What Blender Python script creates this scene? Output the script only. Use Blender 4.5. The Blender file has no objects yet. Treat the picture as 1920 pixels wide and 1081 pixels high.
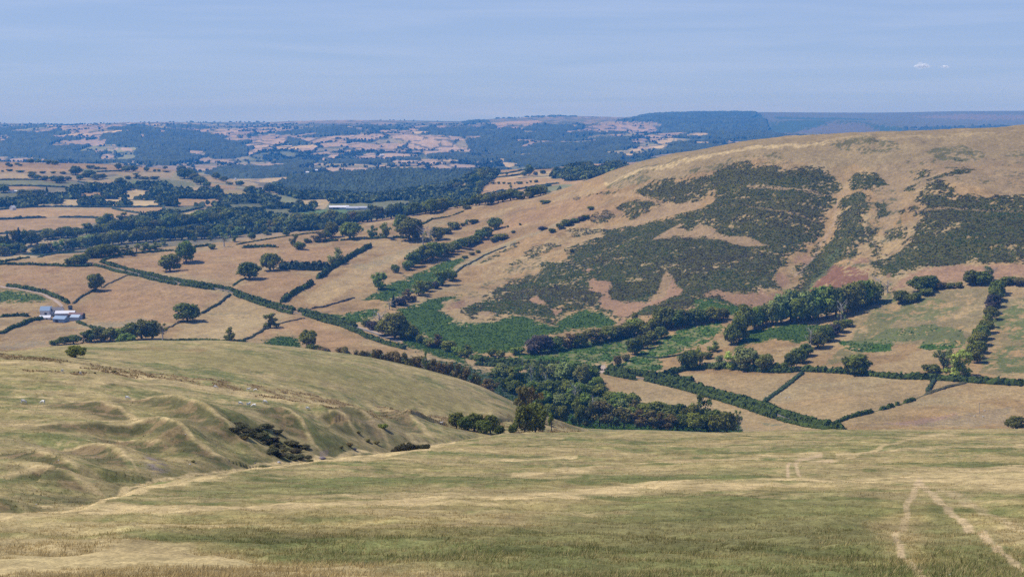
import bpy, math, random
import numpy as np
from mathutils import Vector

# ------------------------------------------------------------------ camera, sky, sun, exposure
SC = bpy.context.scene
COL = SC.collection
ZC = 420.0                       # eye height above the zero datum, metres
FPX = 2640.0                     # focal length in photo pixels (photo is 1920 wide)
HOR = 228.0                      # photo row of the true horizon
TH = math.atan((540.5 - HOR) / FPX)

cam_d = bpy.data.cameras.new("camera")
cam = bpy.data.objects.new("camera", cam_d)
COL.objects.link(cam)
cam_d.sensor_fit = 'HORIZONTAL'
cam_d.sensor_width = 36.0
cam_d.lens = 36.0 * FPX / 1920.0
cam_d.clip_start = 0.5
cam_d.clip_end = 120000.0
cam.location = (0, 0, ZC)
cam.rotation_euler = (math.radians(90) - TH, 0, 0)
SC.camera = cam

SUN_EL = math.radians(56)
SUN_AZ = math.radians(-80)       # measured from +Y (view direction) towards +X; negative = from the left
w = bpy.data.worlds.new("World")
SC.world = w
w.use_nodes = True
nt = w.node_tree
nt.nodes.clear()
sky = nt.nodes.new('ShaderNodeTexSky')
sky.sky_type = 'NISHITA'
sky.sun_disc = False
sky.sun_elevation = SUN_EL
sky.sun_rotation = SUN_AZ
sky.altitude = 400
sky.air_density = 1.0
sky.dust_density = 0.3
sky.ozone_density = 2.5
# thin streaks of high cloud, laid out by direction in the sky
tc = nt.nodes.new('ShaderNodeTexCoord')
mp = nt.nodes.new('ShaderNodeMapping')
mp.inputs['Scale'].default_value = (2.2, 2.2, 38.0)
nz = nt.nodes.new('ShaderNodeTexNoise')
nz.inputs['Scale'].default_value = 2.3
nz.inputs['Detail'].default_value = 6
nz.inputs['Roughness'].default_value = 0.55
nz.inputs['Distortion'].default_value = 0.4
rp = nt.nodes.new('ShaderNodeValToRGB')
rp.color_ramp.elements[0].position = 0.42
rp.color_ramp.elements[0].color = (0, 0, 0, 1)
rp.color_ramp.elements[1].position = 0.85
rp.color_ramp.elements[1].color = (0.36, 0.36, 0.36, 1)
tint = nt.nodes.new('ShaderNodeMix')
tint.data_type = 'RGBA'
tint.blend_type = 'MULTIPLY'
tint.inputs[0].default_value = 1.0
SKY_TINT = (0.63, 0.765, 1.13, 1)
tint.inputs[7].default_value = SKY_TINT
mx = nt.nodes.new('ShaderNodeMix')
mx.data_type = 'RGBA'
mx.inputs[7].default_value = (5.4, 6.2, 8.2, 1)
bg = nt.nodes.new('ShaderNodeBackground')
bg.inputs['Strength'].default_value = 0.108
wo = nt.nodes.new('ShaderNodeOutputWorld')
L = nt.links.new
L(tc.outputs['Generated'], mp.inputs['Vector'])
L(mp.outputs[0], nz.inputs['Vector'])
L(nz.outputs['Fac'], rp.inputs['Fac'])
L(sky.outputs[0], tint.inputs[6])
L(rp.outputs['Color'], mx.inputs[0])
# hazy, even band of blue low over the horizon
sx = nt.nodes.new('ShaderNodeSeparateXYZ'); L(tc.outputs['Generated'], sx.inputs[0])
mr = nt.nodes.new('ShaderNodeMapRange'); mr.interpolation_type = 'SMOOTHSTEP'
mr.inputs[1].default_value = 0.10; mr.inputs[2].default_value = 0.55; mr.inputs[3].default_value = 0.75; mr.inputs[4].default_value = 0.0
L(sx.outputs[2], mr.inputs[0])
lowb = nt.nodes.new('ShaderNodeMix'); lowb.data_type = 'RGBA'
lowb.inputs[7].default_value = (3.30, 4.50, 6.95, 1)
L(mr.outputs[0], lowb.inputs[0]); L(tint.outputs[2], lowb.inputs[6]); L(lowb.outputs[2], mx.inputs[6])
L(mx.outputs[2], bg.inputs['Color'])
L(bg.outputs[0], wo.inputs['Surface'])

sun_d = bpy.data.lights.new("sun", 'SUN')
sun_d.energy = 4.5
sun_d.angle = math.radians(0.5)
sun_d.color = (1.0, 0.955, 0.88)
sun = bpy.data.objects.new("sun", sun_d)
COL.objects.link(sun)
S = Vector((math.sin(SUN_AZ) * math.cos(SUN_EL), math.cos(SUN_AZ) * math.cos(SUN_EL), math.sin(SUN_EL)))
sun.rotation_euler = S.to_track_quat('Z', 'Y').to_euler()
sun.location = (0, 0, 900)

SC.view_settings.view_transform = 'Standard'
SC.view_settings.look = 'None'
SC.view_settings.exposure = 0.0
SC.view_settings.gamma = 1.0
SC.cycles.max_bounces = 5
SC.cycles.use_denoising = False    # keep the fine grain of grass and leaves
SC.cycles.diffuse_bounces = 2
SC.cycles.glossy_bounces = 1
SC.cycles.transmission_bounces = 1
SC.cycles.volume_bounces = 1
SC.cycles.transparent_max_bounces = 24

# ------------------------------------------------------------------ small numeric helpers
rng = np.random.default_rng(7)
random.seed(7)
CT, ST = math.cos(TH), math.sin(TH)

def v2t(v):                       # photo row -> slope z/y seen from the eye
    return np.tan(-(TH + np.arctan((np.asarray(v, float) - 540.5) / FPX)))

def fw(t):
    return CT - ST * t

def project(a, t):                # a = x/y, t = (z-ZC)/y  ->  photo pixel
    q = CT - ST * t
    return 960 + FPX * a / q, 540.5 - FPX * (ST + CT * t) / q

def h2(ix, iy, seed):
    h = (ix.astype(np.int64) * 374761393 + iy.astype(np.int64) * 668265263 + seed * 974634777) & 0xFFFFFFFF
    h = ((h ^ (h >> 13)) * 1274126177) & 0xFFFFFFFF
    h = ((h ^ (h >> 16)) * 2246822519) & 0xFFFFFFFF
    return ((h ^ (h >> 15)) & 0xFFFFFF) / float(0xFFFFFF)

def vnoise(x, y, seed=0):
    ix = np.floor(x); iy = np.floor(y)
    fx = x - ix; fy = y - iy
    fx = fx * fx * fx * (fx * (fx * 6 - 15) + 10); fy = fy * fy * fy * (fy * (fy * 6 - 15) + 10)
    a = h2(ix, iy, seed); b = h2(ix + 1, iy, seed); c = h2(ix, iy + 1, seed); d = h2(ix + 1, iy + 1, seed)
    return (a * (1 - fx) + b * fx) * (1 - fy) + (c * (1 - fx) + d * fx) * fy

def fbm(x, y, seed=0, octv=4, gain=0.5):
    s = 0; amp = 1; tot = 0
    for o in range(octv):
        c, sn = math.cos(0.6 + o), math.sin(0.6 + o)
        s = s + amp * vnoise((x * c - y * sn) * 2 ** o + 17.3 * o, (x * sn + y * c) * 2 ** o - 9.1 * o, seed + o * 31)
        tot += amp; amp *= gain
    return s / tot                # 0..1, mean .5

def worley(x, y, seed=0):         # distance to nearest point, id of nearest, second distance
    ix = np.floor(x); iy = np.floor(y)
    d1 = np.full(x.shape, 9.0); d2 = np.full(x.shape, 9.0); idn = np.zeros(x.shape)
    for dx in (-1, 0, 1):
        for dy in (-1, 0, 1):
            cx = ix + dx; cy = iy + dy
            px = cx + h2(cx, cy, seed); py = cy + h2(cx, cy, seed + 5)
            d = np.hypot(px - x, py - y)
            near = d < d1
            d2 = np.where(near, d1, np.minimum(d2, d))
            idn = np.where(near, h2(cx, cy, seed + 11), idn)
            d1 = np.where(near, d, d1)
    return d1, idn, d2

def smooth(e0, e1, x):
    q = np.clip((x - e0) / (e1 - e0), 0, 1)
    return q * q * (3 - 2 * q)

def inpoly(px, py, poly):
    n = len(poly); ins = np.zeros(px.shape, bool)
    j = n - 1
    for i in range(n):
        xi, yi = poly[i]; xj, yj = poly[j]
        if yi != yj:
            c = ((yi > py) != (yj > py)) & (px < (xj - xi) * (py - yi) / (yj - yi) + xi)
            ins ^= c
        j = i
    return ins

def dist_poly(px, py, pts, closed=False):
    d = np.full(px.shape, 1e9); w_ = np.zeros(px.shape)
    P = list(pts) + ([pts[0]] if closed else [])
    for i in range(len(P) - 1):
        ax, ay = P[i]; bx, by = P[i + 1]
        dx, dy = bx - ax, by - ay
        l2 = dx * dx + dy * dy + 1e-9
        q = np.clip(((px - ax) * dx + (py - ay) * dy) / l2, 0, 1)
        dd = np.hypot(px - ax - q * dx, py - ay - q * dy)
        m = dd < d
        w_ = np.where(m, i + q, w_)
        d = np.minimum(d, dd)
    return d, w_ / max(1, len(P) - 1)

# ------------------------------------------------------------------ terrain: one height field, laid out along lines of sight
UC = np.concatenate([np.linspace(-1500, -120, 60, endpoint=False), np.arange(-120, 2042, 1.9), np.linspace(2045, 3400, 60)])
T0 = float(v2t(600))
A = (UC - 960) / FPX * fw(T0)     # x/y of each column
NC = len(A)

def curve(pts):
    us = np.array([p[0] for p in pts], float); vs = np.array([p[1] for p in pts], float); ys = np.array([p[2] for p in pts], float)
    t = v2t(vs)
    a = (us - 960) / FPX * fw(t)
    tt = np.interp(A, a, t); yy = np.interp(A, a, np.log(ys))
    k = np.exp(-0.5 * (np.arange(-20, 21) / 7.0) ** 2); k /= k.sum()
    m = (UC >= -121) & (UC <= 2043)
    for arr in (tt, yy):
        seg = arr[m]
        pad = np.concatenate([np.full(20, seg[0]), seg, np.full(20, seg[-1])])
        arr[m] = np.convolve(pad, k, 'valid')
    return tt, yy

NEARV = [1300, 1081, 1000, 950, 905, 870, 840, 808, 780]
NEARY = [9, 26, 45, 80, 140, 210, 300, 430, 560]
def nearY(v):
    return float(np.exp(np.interp(-v, [-q for q in NEARV], np.log(NEARY))))
CREST = [(-200, 975), (0, 969), (60, 968), (150, 962), (225, 931), (280, 912), (350, 902), (425, 893), (470, 879), (525, 873), (600, 862), (730, 852),
         (780, 840), (850, 832), (900, 822), (960, 814), (1050, 811), (1200, 808), (1340, 812), (1400, 812), (1560, 807), (1920, 805), (2100, 804)]
CREST_Y = [(u, v, nearY(v) * (1.0 if u > 200 else 1.0)) for u, v in CREST]

rows = [curve([(0, 1274, 11)]), curve([(0, 1150, 18)])]
for k in range(6):
    rows.append(curve([(u, 1081 + (v - 1081) * k / 5.0, nearY(1081 + (v - 1081) * k / 5.0)) for u, v in CREST]))
LOFT = [
 [(0,985,115),(100,975,130),(200,950,150),(300,922,190),(400,905,235),(500,885,270),(600,872,300),(700,862,340),(800,848,400),(900,834,460),(1000,822,520),(1100,830,560),(1400,850,620),(1920,850,620)],
 [(0,940,150),(100,925,175),(200,900,210),(300,880,235),(400,865,265),(500,845,300),(600,835,335),(700,832,380),(800,822,430),(900,815,500),(1000,808,560),(1100,820,600),(1400,850,680),(1920,840,680)],
 [(0,860,215),(100,860,225),(200,840,255),(300,825,275),(400,810,300),(500,800,330),(600,800,370),(700,803,415),(800,810,470),(900,808,520),(1000,800,580),(1100,815,630),(1400,845,720),(1920,830,720)],
 [(0,760,310),(200,765,320),(300,770,330),(400,765,345),(500,760,365),(600,768,400),(700,780,445),(800,803,490),(900,802,535),(1000,795,600),(1100,812,660),(1400,840,750),(1920,822,750)],
 [(0,668,430),(100,672,430),(200,690,425),(260,704,425),(370,722,425),(500,742,430),(640,766,445),(750,788,470),(830,797,500),(900,797,545),(1000,790,610),(1100,810,690),(1400,835,780),(1920,815,770)],
 [(0,672,458),(100,675,458),(200,697,458),(260,710,458),(370,728,460),(500,748,465),(640,770,480),(750,791,505),(830,799,530),(900,796,560),(1000,788,620),(1100,809,700),(1400,832,790),(1920,812,780)],
 [(0,662,500),(100,665,500),(200,685,490),(300,700,490),(400,712,490),(500,728,495),(640,756,505),(750,780,525),(850,793,550),(950,785,585),(1040,793,640),(1100,807,710),(1400,830,800),(1920,808,800)],
 [(0,660,560),(100,656,570),(200,660,570),(300,665,570),(400,670,570),(500,680,570),(640,700,580),(750,720,590),(850,745,600),(950,765,620),(1040,788,670),(1100,805,730),(1400,822,820),(1920,806,815)],
 [(0,660,640),(40,657,640),(100,648,650),(200,643,660),(300,638,670),(400,638,680),(480,643,680),(550,650,680),(650,662,680),(750,682,680),(850,705,680),(900,722,680),(950,747,680),(1000,770,690),(1040,785,700),(1085,803,745),(1150,806,770),(1400,815,840),(1920,804,830)],
 [(0,675,850),(300,655,900),(600,680,900),(850,730,830),(950,765,800),(1040,795,780),(1100,803,800),(1400,812,860),(1920,803,850)],
 [(0,662,1130),(100,650,1150),(300,640,1180),(480,645,1160),(650,664,1120),(750,684,1080),(850,708,1020),(950,752,950),(1040,788,900),(1100,801,880),(1250,804,880),(1400,806,880),(1600,803,860),(1920,802,860)],
 [(0,600,1380),(300,600,1370),(600,600,1380),(750,640,1250),(900,685,1150),(1130,697,1120),(1300,700,1110),(1500,705,1060),(1700,710,1020),(1920,715,980)],
 [(0,540,1560),(300,540,1560),(600,530,1600),(750,560,1500),(900,600,1380),(1050,650,1240),(1200,640,1260),(1350,610,1290),(1500,600,1270),(1700,590,1240),(1920,580,1210)],
 [(0,515,1660),(300,500,1730),(600,480,1800),(750,490,1760),(900,520,1650),(1050,540,1520),(1200,530,1500),(1350,500,1520),(1500,480,1500),(1700,450,1480),(1920,440,1440)],
 [(0,500,1710),(300,475,1850),(600,450,1950),(750,430,2030),(900,430,1980),(1050,430,1850),(1200,420,1750),(1350,380,1750),(1500,350,1720),(1700,330,1680),(1920,320,1650)],
 [(0,490,1760),(100,478,1800),(200,470,1870),(400,455,1980),(480,447,2020),(600,432,2080),(720,415,2120),(800,397,2160),(870,388,2170),(950,376,2160),(1030,362,2150),(1080,345,2130),(1130,328,2090),(1150,320,2070),(1200,302,2040),(1250,290,2010),(1300,280,1980),(1400,265,1950),(1500,256,1930),(1600,250,1910),(1700,244,1900),(1800,240,1880),(1920,236,1860),(2070,233,1850)],
 [(0,497,1990),(200,478,2100),(400,464,2180),(600,441,2250),(800,406,2400),(1000,378,2500),(1150,340,2450),(1300,320,2350),(1920,300,2300)],
 [(0,489,2150),(200,468,2270),(400,451,2350),(600,428,2450),(800,396,2700),(1000,366,2800),(1150,330,2900),(1300,350,2800),(1920,350,2800)],
 [(0,440,2500),(300,420,2650),(450,405,2780),(650,398,2900),(800,385,2980),(900,364,3000),(1000,350,3050),(1150,324,3100),(1300,345,3100),(1920,345,3100)],
 [(0,385,3000),(200,380,3050),(400,372,3150),(600,378,3150),(750,372,3250),(850,362,3250),(950,332,3400),(1050,325,3450),(1150,316,3500),(1300,335,3500),(1920,335,3500)],
 [(0,303,4100),(100,306,4150),(200,308,4200),(300,316,4200),(400,330,4050),(480,346,3900),(560,366,3600),(700,371,3500),(850,350,3600),(900,322,3780),(1000,316,3800),(1100,310,3820),(1150,306,3850),(1300,325,3800),(1920,325,3800)],
 [(0,318,4600),(300,338,4500),(480,352,4200),(560,370,3900),(700,368,3900),(850,348,4100),(900,334,4350),(1100,322,4500),(1300,318,4600),(1920,318,4600)],
 [(0,314,5100),(300,334,5050),(450,336,4900),(520,336,4700),(560,332,4750),(650,326,4800),(750,321,4900),(850,323,4900),(900,322,4900),(1000,318,5000),(1150,312,5200),(1300,305,5300),(1920,305,5300)],
 [(0,320,5500),(300,336,5450),(450,338,5250),(520,334,5200),(600,332,5300),(750,330,5400),(850,330,5400),(900,326,5400),(1000,320,5500),(1150,306,5700),(1300,298,5800),(1920,290,5900)],
 [(0,305,6000),(300,312,5800),(450,330,5450),(520,330,5450),(600,316,5800),(700,311,6000),(900,318,5800),(1000,310,6000),(1150,300,6200),(1300,285,6400),(1920,270,6400)],
 [(0,285,7200),(300,285,7200),(500,290,7000),(700,285,7200),(900,285,7200),(1150,270,7600),(1300,262,7800),(1920,255,8000)],
 [(0,262,8500),(250,255,8500),(500,262,8500),(700,250,8800),(850,262,8500),(950,262,8600),(1150,250,9500),(1300,240,10000),(1500,238,10000),(1920,238,10500)],
 [(0,243,10500),(250,238,10000),(400,245,10500),(600,240,10500),(850,240,10500),(950,236,10800),(1100,232,11000),(1250,226,11500),(1500,226,12000),(1920,224,12000)],
 [(0,231,13500),(150,232,13500),(300,228,13500),(500,229,13500),(650,225,13500),(800,226,13500),(870,227,13500),(930,221,13600),(1000,219,14000),(1050,217,14500),(1180,220,14500),(1220,213,13600),(1300,210,13400),(1400,209,13400),(1500,210,14000),(1650,211,14000),(1750,209,14000),(1920,208,14000)],
 [(0,237,15200),(1920,220,15200)],
]
for c in LOFT:
    rows.append(curve(c))
KT = np.array([r[0] for r in rows]); KY = np.array([r[1] for r in rows])    # (K, NC)
K = KT.shape[0]
for k in range(1, K):
    KY[k] = np.maximum(KY[k], KY[k - 1] + 0.004)

def pchip_cols(ly):               # ly: (R,) log distances -> T (R, NC)
    out = np.empty((len(ly), NC))
    h = np.diff(KY, axis=0); d = np.diff(KT, axis=0) / h
    m = np.zeros_like(KT)
    w1 = 2 * h[1:] + h[:-1]; w2 = h[1:] + 2 * h[:-1]
    same = (d[1:] * d[:-1]) > 0
    with np.errstate(all='ignore'):
        mm = (w1 + w2) / (w1 / d[:-1] + w2 / d[1:])
    m[1:-1] = np.where(same, mm, 0)
    m[0] = d[0]; m[-1] = d[-1]
    for c in range(NC):
        ky = KY[:, c]
        i = np.clip(np.searchsorted(ky, ly) - 1, 0, K - 2)
        hh = h[i, c]; q = (ly - ky[i]) / hh
        q = np.clip(q, 0, 1)
        q2 = q * q; q3 = q2 * q
        out[:, c] = (2 * q3 - 3 * q2 + 1) * KT[i, c] + (q3 - 2 * q2 + q) * hh * m[i, c] + (-2 * q3 + 3 * q2) * KT[i + 1, c] + (q3 - q2) * hh * m[i + 1, c]
    return out

cand = np.linspace(math.log(11), math.log(15200), 2600)
Tc = pchip_cols(cand)
vis = slice(60, NC - 60, 12)
vv = project(0 * Tc[:, vis], Tc[:, vis])[1]
dv = np.maximum(0, vv[:-1] - vv[1:])
cost = np.percentile(dv, 97, axis=1) / 1.6 + np.diff(cand) / 0.02
cost[cand[1:] < math.log(24)] = np.diff(cand)[0] / 0.03
cum = np.concatenate([[0], np.cumsum(cost)])
NR = int(cum[-1])
LY = np.interp(np.linspace(0, cum[-1], NR), cum, cand)
Y1 = np.exp(LY)
T = pchip_cols(LY)
Yg = np.repeat(Y1[:, None], NC, 1)
Xg = Yg * A[None, :]
Zg = T * Yg                       # relative to the eye
U0, V0 = project(A[None, :] + 0 * T, T)
print("terrain grid", NR, NC, NR * NC)
# index of loft layer, for land cover
LAY = np.empty(T.shape, np.float32)
for c in range(NC):
    LAY[:, c] = np.interp(LY, KY[:, c], np.arange(K))

def hit0(u, v, ymin=0.0, ymax=1e9, grid=None):
    """first ground point seen along the photo ray (u, v) at or beyond ymin"""
    Tt = T if grid is None else grid
    t = float(v2t(v)); a = (u - 960) / FPX * fw(t)
    c = np.interp(a, A, np.arange(NC)); c0 = int(min(max(math.floor(c), 0), NC - 2)); f = c - c0
    col = Tt[:, c0] * (1 - f) + Tt[:, c0 + 1] * f
    r0 = int(np.searchsorted(Y1, ymin))
    r1 = int(np.searchsorted(Y1, ymax))
    seg = col[r0:r1]
    idx = np.nonzero(seg >= t)[0]
    if len(idx) == 0:
        i = int(np.argmax(seg)) + r0
        return a, float(Y1[i])
    i = int(idx[0]) + r0
    if i == r0:
        return a, float(Y1[i])
    q = (t - col[i - 1]) / max(1e-9, col[i] - col[i - 1])
    return a, float(Y1[i - 1] + q * (Y1[i] - Y1[i - 1]))

def wpts(pl, ymin=0, ymax=1e9):   # photo polyline -> world XY points on the ground
    out = []
    for u, v in pl:
        a, y = hit0(u, v, ymin, ymax)
        out.append((a * y, y))
    return out

def bumpline(pl, height, width, ymin, ymax, side=None):
    P = wpts(pl, ymin, ymax)
    if ymax < 700:                # small ribs: lower and narrower where they are close
        k_ = min(1.0, np.mean([p[1] for p in P]) / 340.0)
        height *= 1.65 * k_; width *= .50 + .40 * k_
    xs = [p[0] for p in P]; ys = [p[1] for p in P]
    r0 = np.searchsorted(Y1, min(ys) - 3 * width); r1 = np.searchsorted(Y1, max(ys) + 3 * width)
    X = Xg[r0:r1]; Y = Yg[r0:r1]
    d, q = dist_poly(X, Y, P)
    fade = smooth(0, 0.12, q) * 0.6 + 0.4 if ymax > 700 else smooth(-.05, .55, q)
    if ymax > 700 or height < 0:
        prof_ = np.exp(-(d / width) ** 2)
    else:                         # a fold: long back slope, short steep flank towards the lower left
        P_ = P; best = np.full(d.shape, 1e9); sg = np.zeros(d.shape)
        for (ax, ay), (bx, by) in zip(P_[:-1], P_[1:]):
            mx_, my_ = (ax + bx) / 2, (ay + by) / 2
            dd = np.hypot(X - mx_, Y - my_)
            s1 = (bx - ax) * (Y - ay) - (by - ay) * (X - ax)
            s1 = s1 / math.hypot(bx - ax, by - ay)
            m_ = dd < best
            sg = np.where(m_, s1, sg); best = np.minimum(best, dd)
        wd_ = np.where(sg > 0, width * 2.6, width * .85)
        wd_ = width * .85 + (width * 1.75) * smooth(-1.5, 4, sg)
        prof_ = np.exp(-np.sqrt(d * d + .4) / wd_)
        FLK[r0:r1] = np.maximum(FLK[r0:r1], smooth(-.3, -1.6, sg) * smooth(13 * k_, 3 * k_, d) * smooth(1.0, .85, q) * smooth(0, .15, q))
    ZD[r0:r1] += height * prof_ * fade * smooth(1.0, 0.93 if ymax > 700 else 0.6, q)

ZD = np.zeros(T.shape); FLK = np.zeros(T.shape)
NEAR = (0, 640)
RIBS = [
 [(120,758),(153,763),(190,769),(229,779),(260,802)],
 [(225,752),(250,760),(290,767),(338,776),(390,792),(442,826),(495,857)],
 [(0,798),(104,800),(180,802),(247,805),(300,808),(335,822),(365,841),(417,870),(448,883)],
 [(200,812),(247,820),(300,830),(345,842)],
 [(120,828),(182,839),(210,855),(234,870),(262,898)],
 [(0,849),(52,860),(104,880),(148,900),(185,910)],
 [(0,896),(60,896),(100,900),(150,917),(195,932)],
 [(0,942),(30,950),(55,965)],
 [(500,772),(528,789),(567,818),(593,843)],
 [(590,778),(617,789),(650,806),(684,830)],
 [(630,768),(656,778),(697,807),(736,846)],
 [(700,770),(744,783),(775,802),(814,825)],
]
for i, r in enumerate(RIBS):
    bumpline(r, 3.0 if i not in (0, 3, 7) else 1.6, 6.0, 100, 560)
bumpline([(440,795),(480,815),(520,838),(575,862)], -2.5, 8, 200, 520)
bumpline([(195,775),(230,800),(262,830),(300,862),(330,893)], -1.8, 8, 150, 520)
bumpline([(70,868),(130,890),(180,912),(215,925)], -1.5, 7, 110, 420)
bumpline([(330,790),(375,815),(420,842),(462,868)], -1.6, 7, 180, 520)
bumpline([(0,812),(90,822),(170,850),(215,885)], -1.5, 7, 130, 420)
# the hollows and spurs of the heather hill
bumpline([(1590,290),(1575,340),(1562,400),(1535,455),(1490,545),(1440,600)], -13, 34, 1000, 2000)
bumpline([(1680,300),(1665,350),(1640,430),(1630,490)], -9, 30, 1000, 2000)
bumpline([(1630,330),(1610,400),(1590,470)], 6, 30, 1000, 2000)
bumpline([(1400,320),(1340,400),(1290,470),(1230,540)], 7, 60, 1000, 2000)
bumpline([(1160,350),(1100,400),(1000,460),(900,520)], 5, 50, 1000, 2100)
bumpline([(1800,330),(1790,400),(1780,480)], 8, 60, 1000, 2000)
bumpline([(1290,300),(1400,288),(1550,272),(1650,264)], 5, 30, 1000, 2100)
bumpline([(880,470),(960,440),(1060,405),(1150,370)], -3, 22, 1000, 2100)

# irregular relief, size by distance
near = smooth(700, 60, Yg)
ZD += (fbm(Xg / 38, Yg / 30, 3, 4) - .5) * 1.5 * smooth(30, 200, Yg) * smooth(1400, 700, Yg)
ZD += (fbm(Xg / 4.5, Yg / 3.5, 5, 3) - .5) * 0.7 * (1 - .6 * smooth(13.5, 14.5, LAY)) * smooth(20, 40, Yg) * smooth(900, 500, Yg)
ZD += (fbm(Xg / 0.7, Yg / 0.7, 6, 2) - .5) * 0.16 * smooth(160, 60, Yg)
ZD += (fbm(Xg / 90, Yg / 90, 8, 5) - .5) * 9 * smooth(1050, 1300, Yg) * smooth(2200, 1900, Yg)
ZD += (fbm(Xg / 16, Yg / 16, 9, 3) - .5) * 2.2 * smooth(1050, 1300, Yg) * smooth(2300, 1900, Yg)
ZD += (fbm(Xg / 420, Yg / 420, 10, 4) - .5) * 12 * smooth(2300, 2900, Yg) * smooth(5600, 5000, Yg)
ZD += (fbm(Xg / 1500, Yg / 1500, 12, 5) - .5) * 95 * smooth(5600, 7000, Yg) * (1 - 0.75 * smooth(10500, 13000, Yg))
ZD += (np.abs(fbm(Xg / 900, Yg / 900, 14, 4) - .5)) * -60 * smooth(6200, 7500, Yg) * (1 - 0.9 * smooth(10500, 12500, Yg))
# terraces trodden by sheep, nearly level lines across the near slopes
terr = np.sin((Zg + 1.6 * fbm(Xg / 25, Yg / 25, 21, 3)) * 2 * math.pi / 2.1)
ZD += terr * 0.07 * smooth(60, 120, Yg) * smooth(700, 500, Yg)
Zg = Zg + ZD
TF = Zg / Yg
UF, VF = project(A[None, :] + 0 * TF, TF)

def hit(u, v, ymin=0.0, ymax=1e9):
    return hit0(u, v, ymin, ymax, TF)

def ground_z(x, y):
    """height of the ground (absolute) at world x, y; arrays or scalars"""
    x = np.asarray(x, float); y = np.asarray(y, float)
    r = np.interp(y, Y1, np.arange(NR)); c = np.interp(x / np.maximum(y, 1), A, np.arange(NC))
    r0 = np.clip(np.floor(r).astype(int), 0, NR - 2); c0 = np.clip(np.floor(c).astype(int), 0, NC - 2)
    fr = r - r0; fc = c - c0
    z = (Zg[r0, c0] * (1 - fc) + Zg[r0, c0 + 1] * fc) * (1 - fr) + (Zg[r0 + 1, c0] * (1 - fc) + Zg[r0 + 1, c0 + 1] * fc) * fr
    return z + ZC

def at(u, v, ymin=0, ymax=1e9):   # photo pixel -> world point on the ground
    a, y = hit(u, v, ymin, ymax)
    x = a * y
    return x, y, float(ground_z(x, y))

# ------------------------------------------------------------------ land cover (true surface colours, kept per ground vertex)
DRY = np.array((0.325, 0.213, 0.092)); STRAW = np.array((0.465, 0.350, 0.170)); MOOR = np.array((0.250, 0.200, 0.082))
GRASS = np.array((0.125, 0.132, 0.045)); PALEG = np.array((0.21, 0.215, 0.100)); BRACK = np.array((0.043, 0.086, 0.010))
HEATH = np.array((0.074, 0.072, 0.018)); WOODC = np.array((0.030, 0.048, 0.026)); RUST = np.array((0.190, 0.088, 0.050))
RED = np.array((0.290, 0.178, 0.096)); EARTH = np.array((0.36, 0.26, 0.165)); SCREE = np.array((0.25, 0.195, 0.165))

C = np.zeros(T.shape + (3,), np.float32)
n_big = fbm(Xg / 120, Yg / 120, 40, 4); n_mid = fbm(Xg / 14, Yg / 14, 41, 4); n_sm = fbm(Xg / 3.2, Yg / 3.2, 42, 3)
n_far = fbm(Xg / 700, Yg / 700, 43, 4)
WU = (fbm(Xg / 17, Yg / 17, 44, 5, .62) - .5) * 6; WV = (fbm(Xg / 17, Yg / 17, 45, 5, .62) - .5) * 6
LV = LAY
PXM = FPX / Yg                    # photo pixels per metre at each vertex

def mixc(m, col):
    m = np.clip(m, 0, 1)[..., None]
    return m, np.asarray(col)

def rows_of(lo, hi):
    ok = (LV.min(1) < hi) & (LV.max(1) > lo)
    i = np.nonzero(ok)[0]
    return i[0], i[-1] + 1

ZN = {'near': (-1, 17.3), 'mid': (17.0, 23.6), 'b': (23.6, 31.4), 'far': (31.0, 99)}
ZR = {k: rows_of(*z) for k, z in ZN.items()}
HM = np.zeros(T.shape, np.float32); WM = np.zeros(T.shape, np.float32); BM = np.zeros(T.shape, np.float32)

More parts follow.
